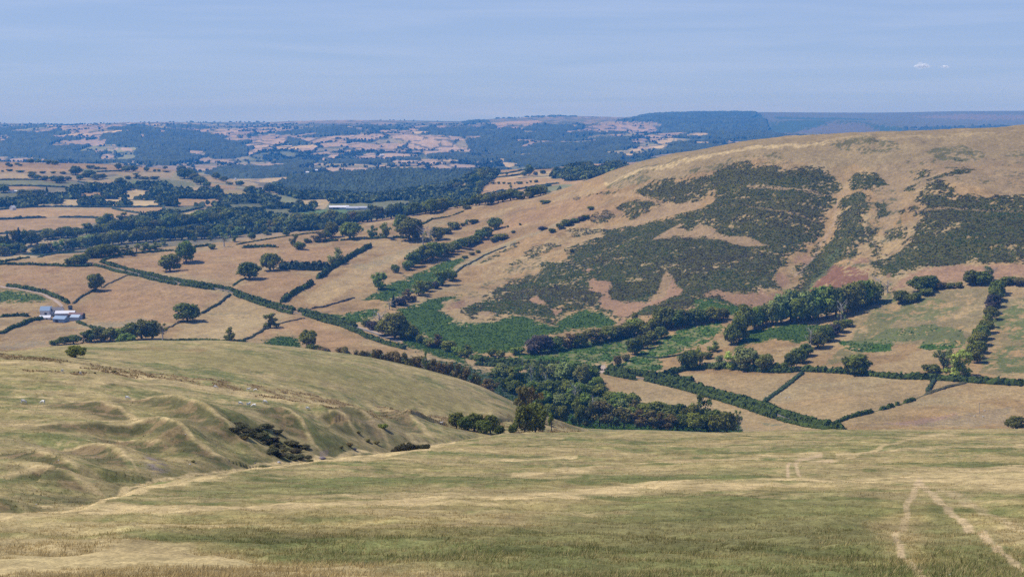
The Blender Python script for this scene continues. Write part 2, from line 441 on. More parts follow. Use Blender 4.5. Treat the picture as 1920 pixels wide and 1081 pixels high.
def paint(zone, poly, col, warp=0.0, alpha=1.0, holes=None, mask=None, mval=1.0, soft=None):
    r0, r1 = ZR[zone]; lo, hi = ZN[zone]
    P = np.array(poly, float); pad = warp * 2 + 2
    u0, u1, v0, v1 = P[:, 0].min() - pad, P[:, 0].max() + pad, P[:, 1].min() - pad, P[:, 1].max() + pad
    Us = U0[r0:r1]; Vs = V0[r0:r1]
    m = (Us > u0) & (Us < u1) & (Vs > v0) & (Vs < v1) & (LV[r0:r1] >= lo) & (LV[r0:r1] < hi)
    i, j = np.nonzero(m)
    if len(i) == 0:
        return
    i += r0
    uu = U0[i, j] + WU[i, j] * warp; vvv = V0[i, j] + WV[i, j] * warp * 0.6
    ins = inpoly(uu, vvv, poly)
    i = i[ins]; j = j[ins]
    if zone == 'near' and len(i) and warp >= 4:      # beds of grass fade into one another
        de = dist_poly(U0[i, j], V0[i, j] * 2.2, [(a_, b_ * 2.2) for a_, b_ in poly], True)[0]
        s_ = min(90.0, .5 * min(np.ptp(P[:, 0]), np.ptp(P[:, 1]) * 2.2))
        alpha = alpha * smooth(0, s_ * .7, de) * smooth(.05, .65, de / s_ + (n_sm[i, j] - .5) * 1.3 + (n_mid[i, j] - .5) * 2.4)
    al = alpha
    if zone == 'mid' and mask is not None and mval > .5 and soft is None and len(i):
        de = dist_poly(U0[i, j], V0[i, j] * 1.6, [(a_, b_ * 1.6) for a_, b_ in poly], True)[0]
        nn_ = .6 * n_sm[i, j] + .4 * n_mid[i, j]
        al = alpha * smooth(-1.5, 1.5, de - np.maximum(0, nn_ - .50) * 95) * (1 - .9 * smooth(.62, .67, nn_) * smooth(.46, .58, n_35[i, j]))
    elif zone == 'mid' and warp >= 1.5 and warp < 4.5 and soft is None and len(i):
        de = dist_poly(U0[i, j], V0[i, j] * 1.6, [(a_, b_ * 1.6) for a_, b_ in poly], True)[0]
        nn_ = .6 * n_sm[i, j] + .4 * n_mid[i, j]
        al = alpha * smooth(-1, 3.5, de - np.maximum(0, nn_ - .50) * 55)
    if soft is not None:          # broken cover: only where the fine noise allows
        al = alpha * smooth(soft - .05, soft + .03, 1 - (0.55 * n_sm[i, j] + 0.45 * n_mid[i, j]))
    al = np.broadcast_to(np.asarray(al, float), i.shape)[:, None]
    if col is not None:
        c = np.asarray(col) * (0.86 + 0.28 * n_mid[i, j])[:, None]
        C[i, j] = C[i, j] * (1 - al) + c * al
    if mask is not None:
        mask[i, j] = mask[i, j] * (1 - al[:, 0]) + mval * al[:, 0]

def stripe(zone, pl, col, wpx, alpha=1.0, ymin=0, wob=.5):
    r0, r1 = ZR[zone]; lo, hi = ZN[zone]
    P = np.array(pl, float)
    u0, u1, v0, v1 = P[:, 0].min() - 3 * wpx, P[:, 0].max() + 3 * wpx, P[:, 1].min() - 3 * wpx, P[:, 1].max() + 3 * wpx
    m = (U0[r0:r1] > u0) & (U0[r0:r1] < u1) & (V0[r0:r1] > v0) & (V0[r0:r1] < v1) & (LV[r0:r1] >= lo) & (LV[r0:r1] < hi)
    i, j = np.nonzero(m); i += r0
    if len(i) == 0:
        return
    d, q = dist_poly(U0[i, j] + WU[i, j] * wpx * wob, V0[i, j] + WV[i, j] * wpx * wob, pl)
    al = (alpha * smooth(wpx, wpx * .45, d) * (0.55 + 0.9 * np.clip(n_sm[i, j] * 1.6 - .4, 0, 1)))
    al = np.clip(al, 0, 1)[:, None]
    C[i, j] = C[i, j] * (1 - al) + np.asarray(col) * al

# --- near slopes
m_near = LV < 17.4
g = smooth(0.40, 0.62, 0.42 * fbm(Xg / 30, Yg / 22, 50, 4) + 0.33 * fbm(Xg / 6, Yg / 5, 51, 3) + .25 * fbm(Xg / 1.3, Yg / 1.6, 53, 3))
nearc = (MOOR * 1.12)[None, None] * (1 - g[..., None]) + GRASS[None, None] * 1.05 * g[..., None]
d_ = smooth(0.42, 0.60, .65 * fbm(Xg / 16, Yg / 9, 52, 4) + .35 * fbm(Xg / 1.1, Yg / 1.4, 54, 3))
nearc = nearc * (1 - 0.65 * d_[..., None]) + STRAW[None, None] * 0.72 * 0.65 * d_[..., None]
C[:] = nearc * (0.85 + 0.3 * n_sm[..., None])
# --- middle distance: dry pasture
m = (LV >= 17.0) & (LV < 23.6)
_, cid, _ = worley(Xg / 140, Yg / 140, 60)
n_35 = fbm(Xg / 42, Yg / 30, 47, 4)
base = DRY[None, None] * (0.90 + 0.22 * (n_big[..., None] - .5) * 2 + 0.10 * (cid[..., None] - .5)) * (0.74 + 0.52 * n_mid[..., None])
pl_ = (smooth(.48, .68, n_35) * .5)[..., None]
base = base * (1 - pl_) + STRAW * .78 * pl_
gg = smooth(0.50, 0.72, n_big)[..., None] * 0.28
base = base * (1 - gg) + np.array((0.22, 0.205, 0.115)) * gg
C[m] = base[m]
# --- farmland beyond
m = (LV >= 23.6)
d1, cid, d2 = worley(Xg / 230 + 0.25 * WU * 0, Yg / 250, 61)
cid2 = (cid * 7.31) % 1.0
f0 = np.where((cid < .50)[..., None], DRY * 1.0, np.where((cid < .66)[..., None], STRAW * .85, np.where((cid < .84)[..., None], PALEG * .85, WOODC)))
f0 = f0 * (0.85 + 0.3 * cid2[..., None]) * (0.9 + 0.2 * n_mid[..., None])
edge = smooth(0.10, 0.055, d2 - d1)[..., None]
f0 = f0 * (1 - edge) + WOODC * edge
C[m] = f0[m]
# --- far hills: smaller fields, open hill on the tops
m = (LV >= 31.0)
d1, cid, d2 = worley(Xg / 190, Yg / 330, 62)
cid2 = (cid * 5.77) % 1.0
PINK = np.array((0.335, 0.25, 0.165))
wd = smooth(0.50, 0.56, n_far * 0.75 + 0.25 * fbm(Xg / 160, Yg / 160, 64, 3))[..., None]
f1 = np.where((cid < .52)[..., None], PINK, np.where((cid < .70)[..., None], STRAW * .95, np.where((cid < .86)[..., None], PALEG * .8, WOODC * 1.3)))
f1 = f1 * (0.8 + 0.4 * cid2[..., None])
edge = smooth(0.16, 0.09, d2 - d1)[..., None]
f1 = f1 * (1 - edge) + WOODC * 1.2 * edge
f1 = f1 * (1 - wd) + WOODC * 1.3 * wd
C[m] = f1[m]
WM[m] = wd[..., 0][m]

# far woods and fields, traced
def far(poly, col=PINK, warp=2.0, a=1.0, wood=False):
    paint('far', poly, WOODC * 1.25 if wood else col, warp, a, mask=WM, mval=1.0 if wood else 0.0)
MOORC = np.array((0.11, 0.115, 0.085))
far([(0,231),(150,232),(300,228),(500,229),(650,225),(800,226),(930,221),(1180,220),(1180,233),(930,240),(760,240),(600,238),(450,239),(250,236),(0,240)], MOORC * 1.15, 3, .6)
far([(0,262),(40,250),(95,252),(150,258),(180,262),(195,245),(215,240),(280,238),(355,245),(440,258),(485,262),(470,285),(400,300),(330,312),(290,308),(240,304),(180,300),(110,290),(60,285),(0,280)], wood=True)
for p in ([(112,239),(170,236),(210,238),(185,257),(150,250),(115,248)], [(93,251),(120,253),(118,258),(100,258)], [(176,264),(195,264),(200,268),(180,268)],
          [(195,268),(215,267),(222,273),(205,276)], [(177,275),(190,273),(205,278),(180,283)], [(225,270),(245,272),(250,278),(228,277)],
          [(188,285),(212,281),(215,294),(190,295)], [(240,296),(255,293),(263,302),(245,303)], [(355,277),(387,277),(380,284),(355,282)],
          [(262,250),(270,252),(268,259)], [(290,243),(312,245),(305,249)], [(0,250),(18,252),(10,262),(0,266)], [(350,241),(450,246),(440,256),(400,250)],
          [(131,262),(160,258),(158,262)]):
    far(p, PINK * 1.05, 1.0)
far([(218,281),(248,278),(252,293),(220,295)], PALEG * .9, 1)
far([(0,282),(60,288),(110,293),(150,300),(175,306),(110,308),(0,306)], PINK * .95, 2, .85)
far([(300,316),(330,306),(360,292),(390,284),(460,290),(485,300),(470,315),(430,312),(390,320),(340,322)], PINK * 1.05, 1.5, .8)
far([(383,324),(420,312),(450,311),(490,322),(510,338),(480,345),(400,335)], wood=True)
far([(535,262),(545,252),(575,243),(620,240),(660,246),(625,257),(585,262),(550,270)], wood=True)
far([(450,262),(500,252),(535,255),(500,262),(480,268)], wood=True)
far([(445,300),(500,290),(560,288),(600,296),(560,312),(620,318),(560,330),(500,336),(450,318)], wood=True, a=.8)
for p in ([(452,270),(480,262),(530,256),(540,260),(520,268),(490,274)], [(473,291),(505,289),(510,298),(475,297)], [(515,293),(545,294),(555,302),(520,299)], [(572,300),(610,298),(617,304),(585,308)],
          [(560,272),(590,269),(598,276),(565,276)], [(607,276),(655,268),(660,275),(610,279)], [(657,262),(750,262),(740,272),(680,276),(658,272)], [(612,263),(650,260),(650,267),(615,269)],
          [(540,258),(600,256),(640,250),(700,254),(640,260),(580,264)], [(590,292),(625,282),(645,280),(620,292)], [(665,286),(700,280),(705,285),(680,292),(668,291)],
          [(692,290),(730,280),(780,282),(785,290),(700,292)], [(730,255),(800,252),(860,258),(905,278),(860,276),(800,268),(740,264)], [(780,274),(830,272),(845,284),(800,282)],
          [(733,298),(800,296),(845,305),(840,309),(740,308)], [(790,292),(850,296),(790,298)], [(620,316),(650,309),(690,311),(640,318)], [(610,324),(660,317),(665,320),(620,327)]):
    far(p, PINK * 1.12, 1.2)
far([(770,250),(800,240),(850,240),(900,243),(935,255),(920,280),(900,285),(870,262),(830,255),(790,255)], wood=True)
far([(780,288),(840,282),(890,275),(930,275),(935,300),(900,305),(870,300),(850,296)], wood=True)
far([(900,245),(960,250),(1010,256),(1060,258),(1100,262),(1180,262),(1190,275),(1160,310),(1050,318),(980,314),(930,304),(915,270)], wood=True)
far([(1060,256),(1080,245),(1110,235),(1160,232),(1238,231),(1225,244),(1150,252)], PINK * .95, 1.5)
far([(930,232),(1000,228),(1020,235),(980,244),(930,243)], PINK, 1.5)
far([(858,228),(900,224),(925,227),(880,233)], wood=True)
far([(1150,232),(1200,216),(1300,205),(1420,205),(1412,225),(1500,240),(1480,252),(1400,262),(1300,262),(1230,256),(1222,245),(1242,232)], wood=True)
for p in ([(973,247),(990,247),(1006,254),(985,254)], [(965,283),(1000,283),(995,290),(970,290)], [(1136,285),(1200,283),(1208,293),(1140,296)],
          [(1068,281),(1100,278),(1120,283),(1075,285)], [(1195,270),(1240,268),(1262,275),(1240,283),(1200,278)], [(1230,266),(1262,262),(1260,269),(1235,268)], [(1264,261),(1285,262),(1292,269),(1267,270)],
          [(1172,253),(1196,251),(1196,258),(1175,259)], [(1285,255),(1320,252),(1330,256),(1290,258)], [(887,303),(925,302),(930,306),(890,306)], [(940,305),(972,308),(955,315),(944,312)],
          [(1278,275),(1330,272),(1300,280)], [(910,270),(930,285),(925,288),(912,280)], [(932,295),(945,296),(944,304),(932,302)]):
    far(p, STRAW * .95, 1)
far([(1420,205),(1600,205),(2100,200),(2100,235),(1700,240),(1560,238),(1440,232)], MOORC, 3)
far([(1440,232),(1540,226),(1640,236),(1700,242),(1600,252),(1450,254)], WOODC * 1.6, 3)
far([(1460,249),(1500,238),(1560,233),(1620,236),(1680,248),(1600,256),(1480,258)], np.array((0.12, 0.11, 0.085)), 2)
far([(1700,218),(1800,214),(1930,216),(1930,222),(1780,222)], np.array((0.17, 0.14, 0.10)), 3)
far([(1450,218),(1580,220),(1660,224),(1560,225),(1460,224)], WOODC * 1.6, 2)

# hedge lines and field-to-field differences over all the traced farmland
def hedge_cells(zone, sx, sy, e0, seedn, skip=None, amt=.85, greens=.16):
    r0, r1 = ZR[zone]; lo, hi = ZN[zone]
    X_ = Xg[r0:r1]; Y_ = Yg[r0:r1]
    d1_, ci_, d2_ = worley(X_ / sx + .8 * (fbm(X_ / (sx * 3), Y_ / (sy * 3), seedn, 2) - .5), Y_ / sy, seedn)
    ok = (LV[r0:r1] >= lo) & (LV[r0:r1] < hi) & (WM[r0:r1] < .5)
    if skip is not None:
        ok &= ~skip[r0:r1]
    c = C[r0:r1]
    k = (0.84 + .32 * ((ci_ * 13.7) % 1.0))[..., None]
    gsel = (((ci_ * 3.3) % 1.0) < greens)[..., None]
    c2 = np.where(gsel, c * .35 + PALEG * .55, c) * k
    e_ = (smooth(e0, e0 * .5, d2_ - d1_) * (fbm(X_ / 60, Y_ / 60, seedn + 2, 3) > .40))[..., None] * amt
    c2 = c2 * (1 - e_) + WOODC * 1.1 * e_
    C[r0:r1] = np.where(ok[..., None], c2, c)
# small clearings and pastures inside the far woods
r0, r1 = ZR['far']
_, ci_, _ = worley(Xg[r0:r1] / 260, Yg[r0:r1] / 520, 77)
ok = (LV[r0:r1] >= 31.4) & (WM[r0:r1] > .5) & (ci_ < .26) & (fbm(Xg[r0:r1] / 900, Yg[r0:r1] / 900, 78, 3) > .44) & ~((U0[r0:r1] > 1180) & (V0[r0:r1] < 250))
ccl = np.where((ci_ < .15)[..., None], PINK, np.where((ci_ < .20)[..., None], STRAW * .9, PALEG * .85))
C[r0:r1] = np.where(ok[..., None], ccl * (.75 + 2.2 * ci_[..., None]), C[r0:r1]); WM[r0:r1] = np.where(ok, 0, WM[r0:r1])
hedge_cells('far', 150, 280, .20, 66, skip=(Yg > 12500) | ((UF > 1410) & (VF < 250)) | (VF < 232))

# farmland behind the tree belt
def bb(poly, col, warp=1.0, a=1.0, wood=False):
    paint('b', poly, col, warp, a, mask=WM, mval=1.0 if wood else 0.0)
bb([(-200,300),(500,300),(560,370),(700,470),(-200,470)], np.array((0.27, 0.22, 0.125)), 1, .55)
BW_BELT = [(-60,378),(60,380),(100,372),(150,352),(190,348),(230,352),(310,345),(330,357),(420,360),(470,362),(560,366),(600,375),(760,372),(850,360),(870,375),(820,398),(700,410),(600,432),(450,440),(380,440),(300,446),(235,432),(255,410),(320,402),(400,395),(415,389),(300,386),(130,388),(-60,392)]
BW_CON = [(495,350),(530,338),(560,326),(620,316),(700,309),(760,305),(850,307),(900,317),(940,330),(890,356),(840,370),(760,378),(600,378),(560,372),(520,362)]
BW_RIGHT = [(815,372),(850,352),(880,340),(900,328),(928,322),(925,345),(905,352),(897,366),(870,378),(840,385)]
BW_FAR = [(1030,332),(1060,318),(1110,303),(1150,306),(1180,312),(1150,326),(1100,338),(1050,340)]
bb(BW_BELT, WOODC, 2, wood=True)
bb(BW_CON, WOODC * .95, 2, wood=True)
bb([(780,310),(805,312),(812,325),(795,326)], RED * .45, 1)
bb(BW_RIGHT, WOODC, 2, wood=True)
bb(BW_FAR, WOODC, 2, wood=True)
for p, c in (([(-60,395),(0,395),(80,389),(200,390),(250,400),(220,407),(110,408),(-60,413)], DRY * 1.12), ([(-60,418),(110,411),(190,412),(160,426),(60,434),(-60,439)], DRY * 1.0),
             ([(10,478),(60,462),(110,447),(160,445),(250,430),(390,416),(402,423),(330,432),(250,442),(100,458),(60,472)], STRAW * .78),
             ([(210,390),(305,388),(312,396),(260,401)], DRY * 1.05), ([(310,388),(382,388),(345,400),(315,402)], PALEG * .62), ([(325,410),(345,402),(400,391),(396,399),(340,411)], STRAW * .95),
             ([(-60,325),(50,325),(74,337),(-60,338)], STRAW * .72), ([(-60,338),(70,339),(128,350),(90,351),(-60,348)], PALEG * .8), ([(-60,349),(60,350),(80,356),(-60,360)], DRY * .95),
             ([(-60,362),(40,362),(45,372),(-60,374)], PALEG * .65), ([(125,341),(150,344),(135,352),(122,350)], PALEG * .7), ([(148,339),(240,336),(215,350),(190,352)], STRAW * .6),
             ([(235,336),(300,335),(300,345),(240,348)], PALEG * .7), ([(120,305),(200,303),(330,312),(345,322),(250,318),(180,316),(130,314)], DRY * .85), ([(-60,303),(120,305),(130,314),(-60,318)], DRY * .8),
             ([(150,315),(210,318),(205,323),(155,322)], PALEG * .75), ([(200,322),(330,322),(320,332),(240,332)], STRAW * .62), ([(-60,312),(140,315),(120,322),(-60,322)], DRY * .95),
             ([(222,361),(245,355),(277,357),(270,363),(240,364)], STRAW * .9), ([(118,374),(143,373),(143,377),(120,377)], STRAW * .9), ([(330,371),(400,373),(410,378),(340,378)], DRY), ([(420,384),(480,382),(500,390),(440,394)], PALEG * .6), ([(60,384),(120,383),(170,385),(110,387)], STRAW * .7), ([(500,395),(545,392),(540,402),(505,404)], PALEG * .7), ([(700,381),(760,378),(770,383),(710,386)], PALEG * .7), ([(606,383),(725,382),(728,398),(690,404),(640,408),(606,404)], PALEG * .8), ([(150,362),(185,359),(190,365),(155,367)], DRY * .9), ([(196,373),(228,372),(228,377),(200,377)], STRAW * .9), ([(243,374),(292,375),(290,380),(250,379)], STRAW * .95),
             ([(305,335),(360,342),(365,348),(330,352),(305,345)], PALEG * .72), ([(352,351),(400,353),(400,358),(360,361)], STRAW * .82), ([(388,342),(445,348),(440,354),(400,352)], DRY * .95), ([(415,357),(460,359),(458,366),(418,364)], MOOR * 1.1),
             ([(340,315),(400,323),(395,330),(350,325)], STRAW * .75), ([(412,326),(438,332),(430,335),(415,333)], STRAW * .8), ([(430,336),(485,344),(480,348),(440,342)], STRAW * .75),
             ([(481,341),(500,333),(540,328),(555,330),(520,338),(500,342)], STRAW * .9), ([(483,360),(500,361),(560,367),(520,369)], PALEG * .9), ([(520,354),(545,358),(567,366),(545,364)], PALEG * 1.05),
             ([(515,379),(530,374),(556,376),(556,381),(530,382)], PALEG * .95), ([(560,375),(614,375),(605,384),(566,384)], STRAW * .8),
             ([(540,408),(560,402),(590,396),(640,394),(660,398),(600,405),(560,413)], np.array((0.11, 0.17, 0.06))),
             ([(300,432),(340,424),(400,418),(398,427),(340,434),(290,440)], STRAW * .7),
             ([(905,352),(900,360),(897,368),(940,362),(1010,352),(1050,345),(1060,335),(1000,335),(930,335)], DRY * 1.08), ([(918,332),(985,318),(990,322),(930,330)], STRAW * .85), ([(925,330),(1060,318),(1060,325),(930,334)], DRY * 1.0),
             ([(820,366),(860,352),(880,343),(880,352),(850,364),(830,370)], DRY * 1.05),
             ([(985,358),(1050,346),(1110,345),(1080,352),(1000,360)], PALEG * .9), ([(1110,308),(1137,307),(1140,316),(1110,322)], DRY * 1.1),
             ([(1000,325),(1060,320),(1060,326),(1010,330)], STRAW * .8)):
    P_ = np.array(p, float); v_m = P_[:, 1].mean()
    inb = inpoly(np.array([P_[:, 0].mean()]), np.array([v_m]), BW_BELT)[0]
    if inb:                       # clearings in the belt: roomy enough to be seen over the trees in front
        P_[:, 1] = P_[:, 1] + np.where(P_[:, 1] > v_m, 8, -1)
        P_[:, 0] += (P_[:, 0] - P_[:, 0].mean()) * .25
    bb([tuple(q_) for q_ in P_], c, .6)

# --- middle distance land cover, traced
def mid(poly, col, warp=3.0, a=1.0, heath=None, soft=None):
    paint('mid', poly, col, warp, a, mask=HM if heath is not None else None, mval=heath if heath is not None else 0, soft=soft)

# brown-green open hill above the heather
mid([(1130,330),(1200,300),(1300,278),(1400,263),(1600,248),(1920,232),(2200,225),(2200,300),(1700,310),(1640,305),(1560,300),(1400,303),(1310,325),(1200,345),(1140,352)], np.array((0.250, 0.188, 0.092)), 5, .85)
mid([(1640,300),(2200,290),(2200,375),(1880,372),(1800,360),(1700,355),(1670,440),(1640,400)], np.array((0.25, 0.180, 0.092)), 5, .7)
HMAIN = [(1189,361),(1207,351),(1225,338),(1246,333),(1291,335),(1317,333),(1343,325),(1356,315),(1400,306),(1427,311),(1462,314),(1479,322),(1492,316),(1522,308),(1552,308),(1573,319),(1579,333),(1576,345),(1562,349),(1575,364),(1565,372),(1557,379),(1556,390),(1546,400),(1549,417),(1543,425),(1527,422),(1535,433),(1514,441),(1516,452),(1487,460),(1476,486),(1457,500),(1452,513),(1468,525),(1450,535),(1430,535),(1470,552),(1440,572),(1400,580),(1350,575),(1300,580),(1260,590),(1200,600),(1166,612),(1148,590),(1105,572),(1080,577),(1060,585),(1035,610),(990,592),(960,592),(925,602),(890,600),(860,590),(867,575),(893,567),(925,560),(905,557),(916,544),(952,528),(985,517),(1012,513),(1008,500),(1015,495),(1046,489),(1072,489),(1061,482),(1056,469),(1082,458),(1108,445),(1134,438),(1129,433),(1082,444),(1062,442),(1082,434),(1103,429),(1147,425),(1186,421),(1238,411),(1264,406),(1317,398),(1330,390),(1340,380),(1330,378),(1310,385),(1250,383),(1213,375)]
mid(HMAIN, HEATH, 2.6, heath=1.0)
HEATHS = [
 [(1590,322),(1600,314),(1644,314),(1660,327),(1665,335),(1657,346),(1633,349),(1600,349),(1587,338)],
 [(1576,360),(1590,353),(1611,352),(1633,360),(1630,373),(1627,395),(1622,417),(1650,417),(1646,430),(1649,444),(1660,457),(1649,466),(1633,467),(1625,452),(1600,452),(1584,470),(1570,480),(1545,500),(1520,515),(1490,545),(1480,545),(1478,530),(1500,505),(1490,470),(1515,460),(1530,440),(1562,425),(1565,400),(1573,380)],
 [(1711,381),(1720,373),(1747,368),(1793,377),(1822,377),(1860,379),(1866,373),(1920,370),(2100,368),(2100,497),(1920,493),(1877,498),(1860,493),(1798,495),(1752,505),(1720,502),(1698,513),(1676,521),(1638,518),(1636,502),(1628,486),(1640,478),(1640,470),(1680,465),(1700,450),(1713,444),(1706,430),(1725,414),(1709,406),(1736,395)],
 [(1711,333),(1725,316),(1747,316),(1744,327),(1733,338),(1711,338)], [(1698,357),(1706,349),(1725,349),(1714,360)],
 [(1749,341),(1779,330),(1803,319),(1828,319),(1817,330),(1790,346),(1757,349),(1736,349)], [(1722,363),(1741,352),(1766,352),(1790,365),(1793,376),(1725,373)],
 [(1657,430),(1676,422),(1700,430),(1706,438),(1692,449),(1668,446)], [(1638,376),(1663,373),(1663,387),(1673,395),(1657,400),(1638,406),(1644,390)],
 [(1150,393),(1176,380),(1207,377),(1244,382),(1238,388),(1220,393),(1207,400),(1186,408),(1163,406),(1171,398)],
 [(1103,413),(1129,400),(1140,397),(1160,406),(1140,413),(1129,421),(1103,419)], [(1095,367),(1127,360),(1160,363),(1155,369),(1127,369),(1098,371)],
 [(975,479),(1017,466),(1046,458),(1054,463),(1004,487),(988,491)], [(900,497),(965,461),(978,466),(939,482),(905,500)], [(955,500),(975,492),(985,497),(965,503)],
 [(1700,395),(1712,390),(1728,396),(1716,402),(1704,400)], [(1680,395),(1693,392),(1700,400),(1686,402)], [(1590,455),(1610,452),(1612,470),(1590,470)],
 [(1180,545),(1200,540),(1215,545),(1200,552)], [(1070,372),(1085,365),(1095,370),(1080,376)],
]
for p in HEATHS:
    mid(p, HEATH, 2.2, heath=1.0)
for p, s in (([(1124,351),(1160,335),(1186,330),(1207,328),(1218,335),(1200,348),(1171,354),(1134,354)], .5), ([(1738,287),(1763,273),(1806,270),(1839,278),(1847,292),(1833,300),(1779,305),(1747,297)], .47),
             ([(1549,273),(1600,265),(1640,262),(1700,275),(1700,283),(1650,288),(1600,285),(1560,281)], .53), ([(1890,282),(1950,275),(1950,290),(1890,290)], .5),
             ([(1400,292),(1460,290),(1480,310),(1440,312),(1400,306)], .56), ([(1150,330),(1220,305),(1330,285),(1320,292),(1230,318),(1170,340)], .6), ([(1240,335),(1300,318),(1360,305),(1400,297),(1400,306),(1340,322),(1290,333)], .56),
             ([(1600,350),(1680,350),(1690,420),(1700,520),(1600,520),(1560,480)], .60), ([(1700,300),(1920,300),(1920,370),(1700,360)], .66), ([(860,560),(1000,480),(1100,470),(1000,560),(900,580)], .60),
             ([(1400,480),(1500,440),(1480,560),(1300,570),(1200,560),(1300,520)], .6)):
    mid(p, np.array((0.105, 0.105, 0.042)), 3, .85, heath=.55, soft=s)
TAN2 = np.array((0.29, 0.200, 0.100))
for p, c in (([(1098,522),(1112,519),(1125,528),(1145,530),(1150,540),(1143,548),(1150,556),(1180,560),(1210,562),(1228,545),(1243,525),(1252,515),(1262,527),(1270,533),(1283,545),(1278,556),(1255,562),(1235,577),(1215,575),(1205,580),(1195,590),(1180,598),(1166,612),(1158,608),(1165,598),(1148,590),(1143,578),(1125,572),(1118,562),(1128,552),(1100,545),(1103,535)], RED),
             ([(1210,560),(1228,545),(1243,525),(1252,512),(1262,527),(1258,545),(1245,562),(1225,565)], TAN2),
             ([(1316,556),(1330,550),(1345,543),(1360,547),(1400,546),(1420,540),(1424,531),(1440,540),(1460,530),(1475,537),(1470,550),(1450,555),(1440,570),(1420,580),(1400,570),(1380,572),(1360,565),(1345,560),(1320,568)], RED * .95),
             ([(990,565),(1005,552),(1015,560),(1022,570),(1040,575),(1062,570),(1055,580),(1045,590),(1037,605),(1033,603),(1040,590),(1030,578),(1010,575),(995,570)], RED),
             ([(1085,508),(1110,503),(1116,510),(1105,515),(1090,511)], RED), ([(1128,466),(1140,463),(1144,470),(1130,472)], TAN2), ([(1170,447),(1192,446),(1190,452),(1172,450)], TAN2),
             ([(1218,460),(1249,437),(1283,424),(1285,432),(1272,437),(1291,441),(1314,429),(1330,434),(1348,437),(1343,442),(1363,447),(1400,442),(1430,455),(1440,458),(1410,463),(1374,463),(1358,456),(1317,454),(1265,457)], TAN2),
             ([(1132,424),(1176,411),(1212,400),(1225,390),(1246,385),(1306,385),(1317,390),(1306,398),(1264,406),(1238,411),(1186,421),(1147,425)], TAN2 * 1.03),
             ([(1400,442),(1432,455),(1446,457),(1430,460),(1400,463)], TAN2),
             ([(1454,505),(1470,495),(1484,508),(1482,520),(1465,525),(1455,518)], RED), ([(1484,470),(1500,458),(1516,455),(1530,462),(1515,476),(1490,480)], RED * .95),
             ([(1625,476),(1650,474),(1690,458),(1714,444),(1708,455),(1690,470),(1660,472)], TAN2), ([(1590,475),(1625,465),(1636,480),(1628,490),(1610,485)], RED * .9),
             ([(1478,540),(1500,532),(1520,530),(1545,532),(1525,545),(1500,555)], RED * .85), ([(1650,520),(1672,508),(1672,520),(1655,524)], RED * .85),
             ([(1670,540),(1700,512),(1730,502),(1800,495),(1880,493),(1920,495),(2100,497),(2100,520),(1880,525),(1820,530),(1760,530),(1700,535),(1670,550)], RED * 1.0),
             ([(850,568),(875,553),(905,557),(895,570),(860,580)], TAN2 * .95), ([(893,590),(905,585),(935,590),(925,600),(895,600)], TAN2),
             ([(835,577),(850,565),(872,560),(876,572),(858,580),(840,585)], RED * .8)):
    mid(p, c, 1.8, heath=0.0)
mid([(1543,494),(1562,475),(1595,494),(1630,505),(1633,524),(1590,535),(1552,529),(1503,548),(1522,521)], RUST, 4, .9, heath=0.3, soft=.40)
# bracken and rough green ground
G = [
 [(735,585),(745,575),(800,560),(850,550),(868,549),(872,553),(855,562),(835,567),(830,580),(845,592),(860,600),(890,602),(930,602),(960,592),(990,592),(1010,602),(1035,612),(1060,587),(1080,577),(1105,572),(1130,576),(1145,592),(1160,607),(1150,614),(1110,620),(1060,627),(1000,645),(960,662),(900,668),(860,660),(820,645),(790,630),(765,610)],
 [(668,562),(690,552),(730,530),(780,510),(840,488),(872,482),(876,490),(850,510),(815,530),(770,550),(730,565),(715,568),(700,560)],
 [(590,582),(640,588),(700,577),(720,580),(700,600),(670,607),(640,602),(610,594)],
 [(1370,665),(1385,640),(1400,620),(1450,610),(1500,603),(1545,605),(1560,610),(1530,635),(1500,645),(1460,640),(1430,645),(1400,650)],
 [(490,642),(520,630),(560,635),(572,655),(520,655)],
 [(740,620),(800,628),(870,655),(880,690),(820,670),(760,650)], [(1300,560),(1350,565),(1400,575),(1380,590),(1340,600),(1300,600)],
]
for p in G:
    mid(p, BRACK, 3.0, .97, heath=0.0)
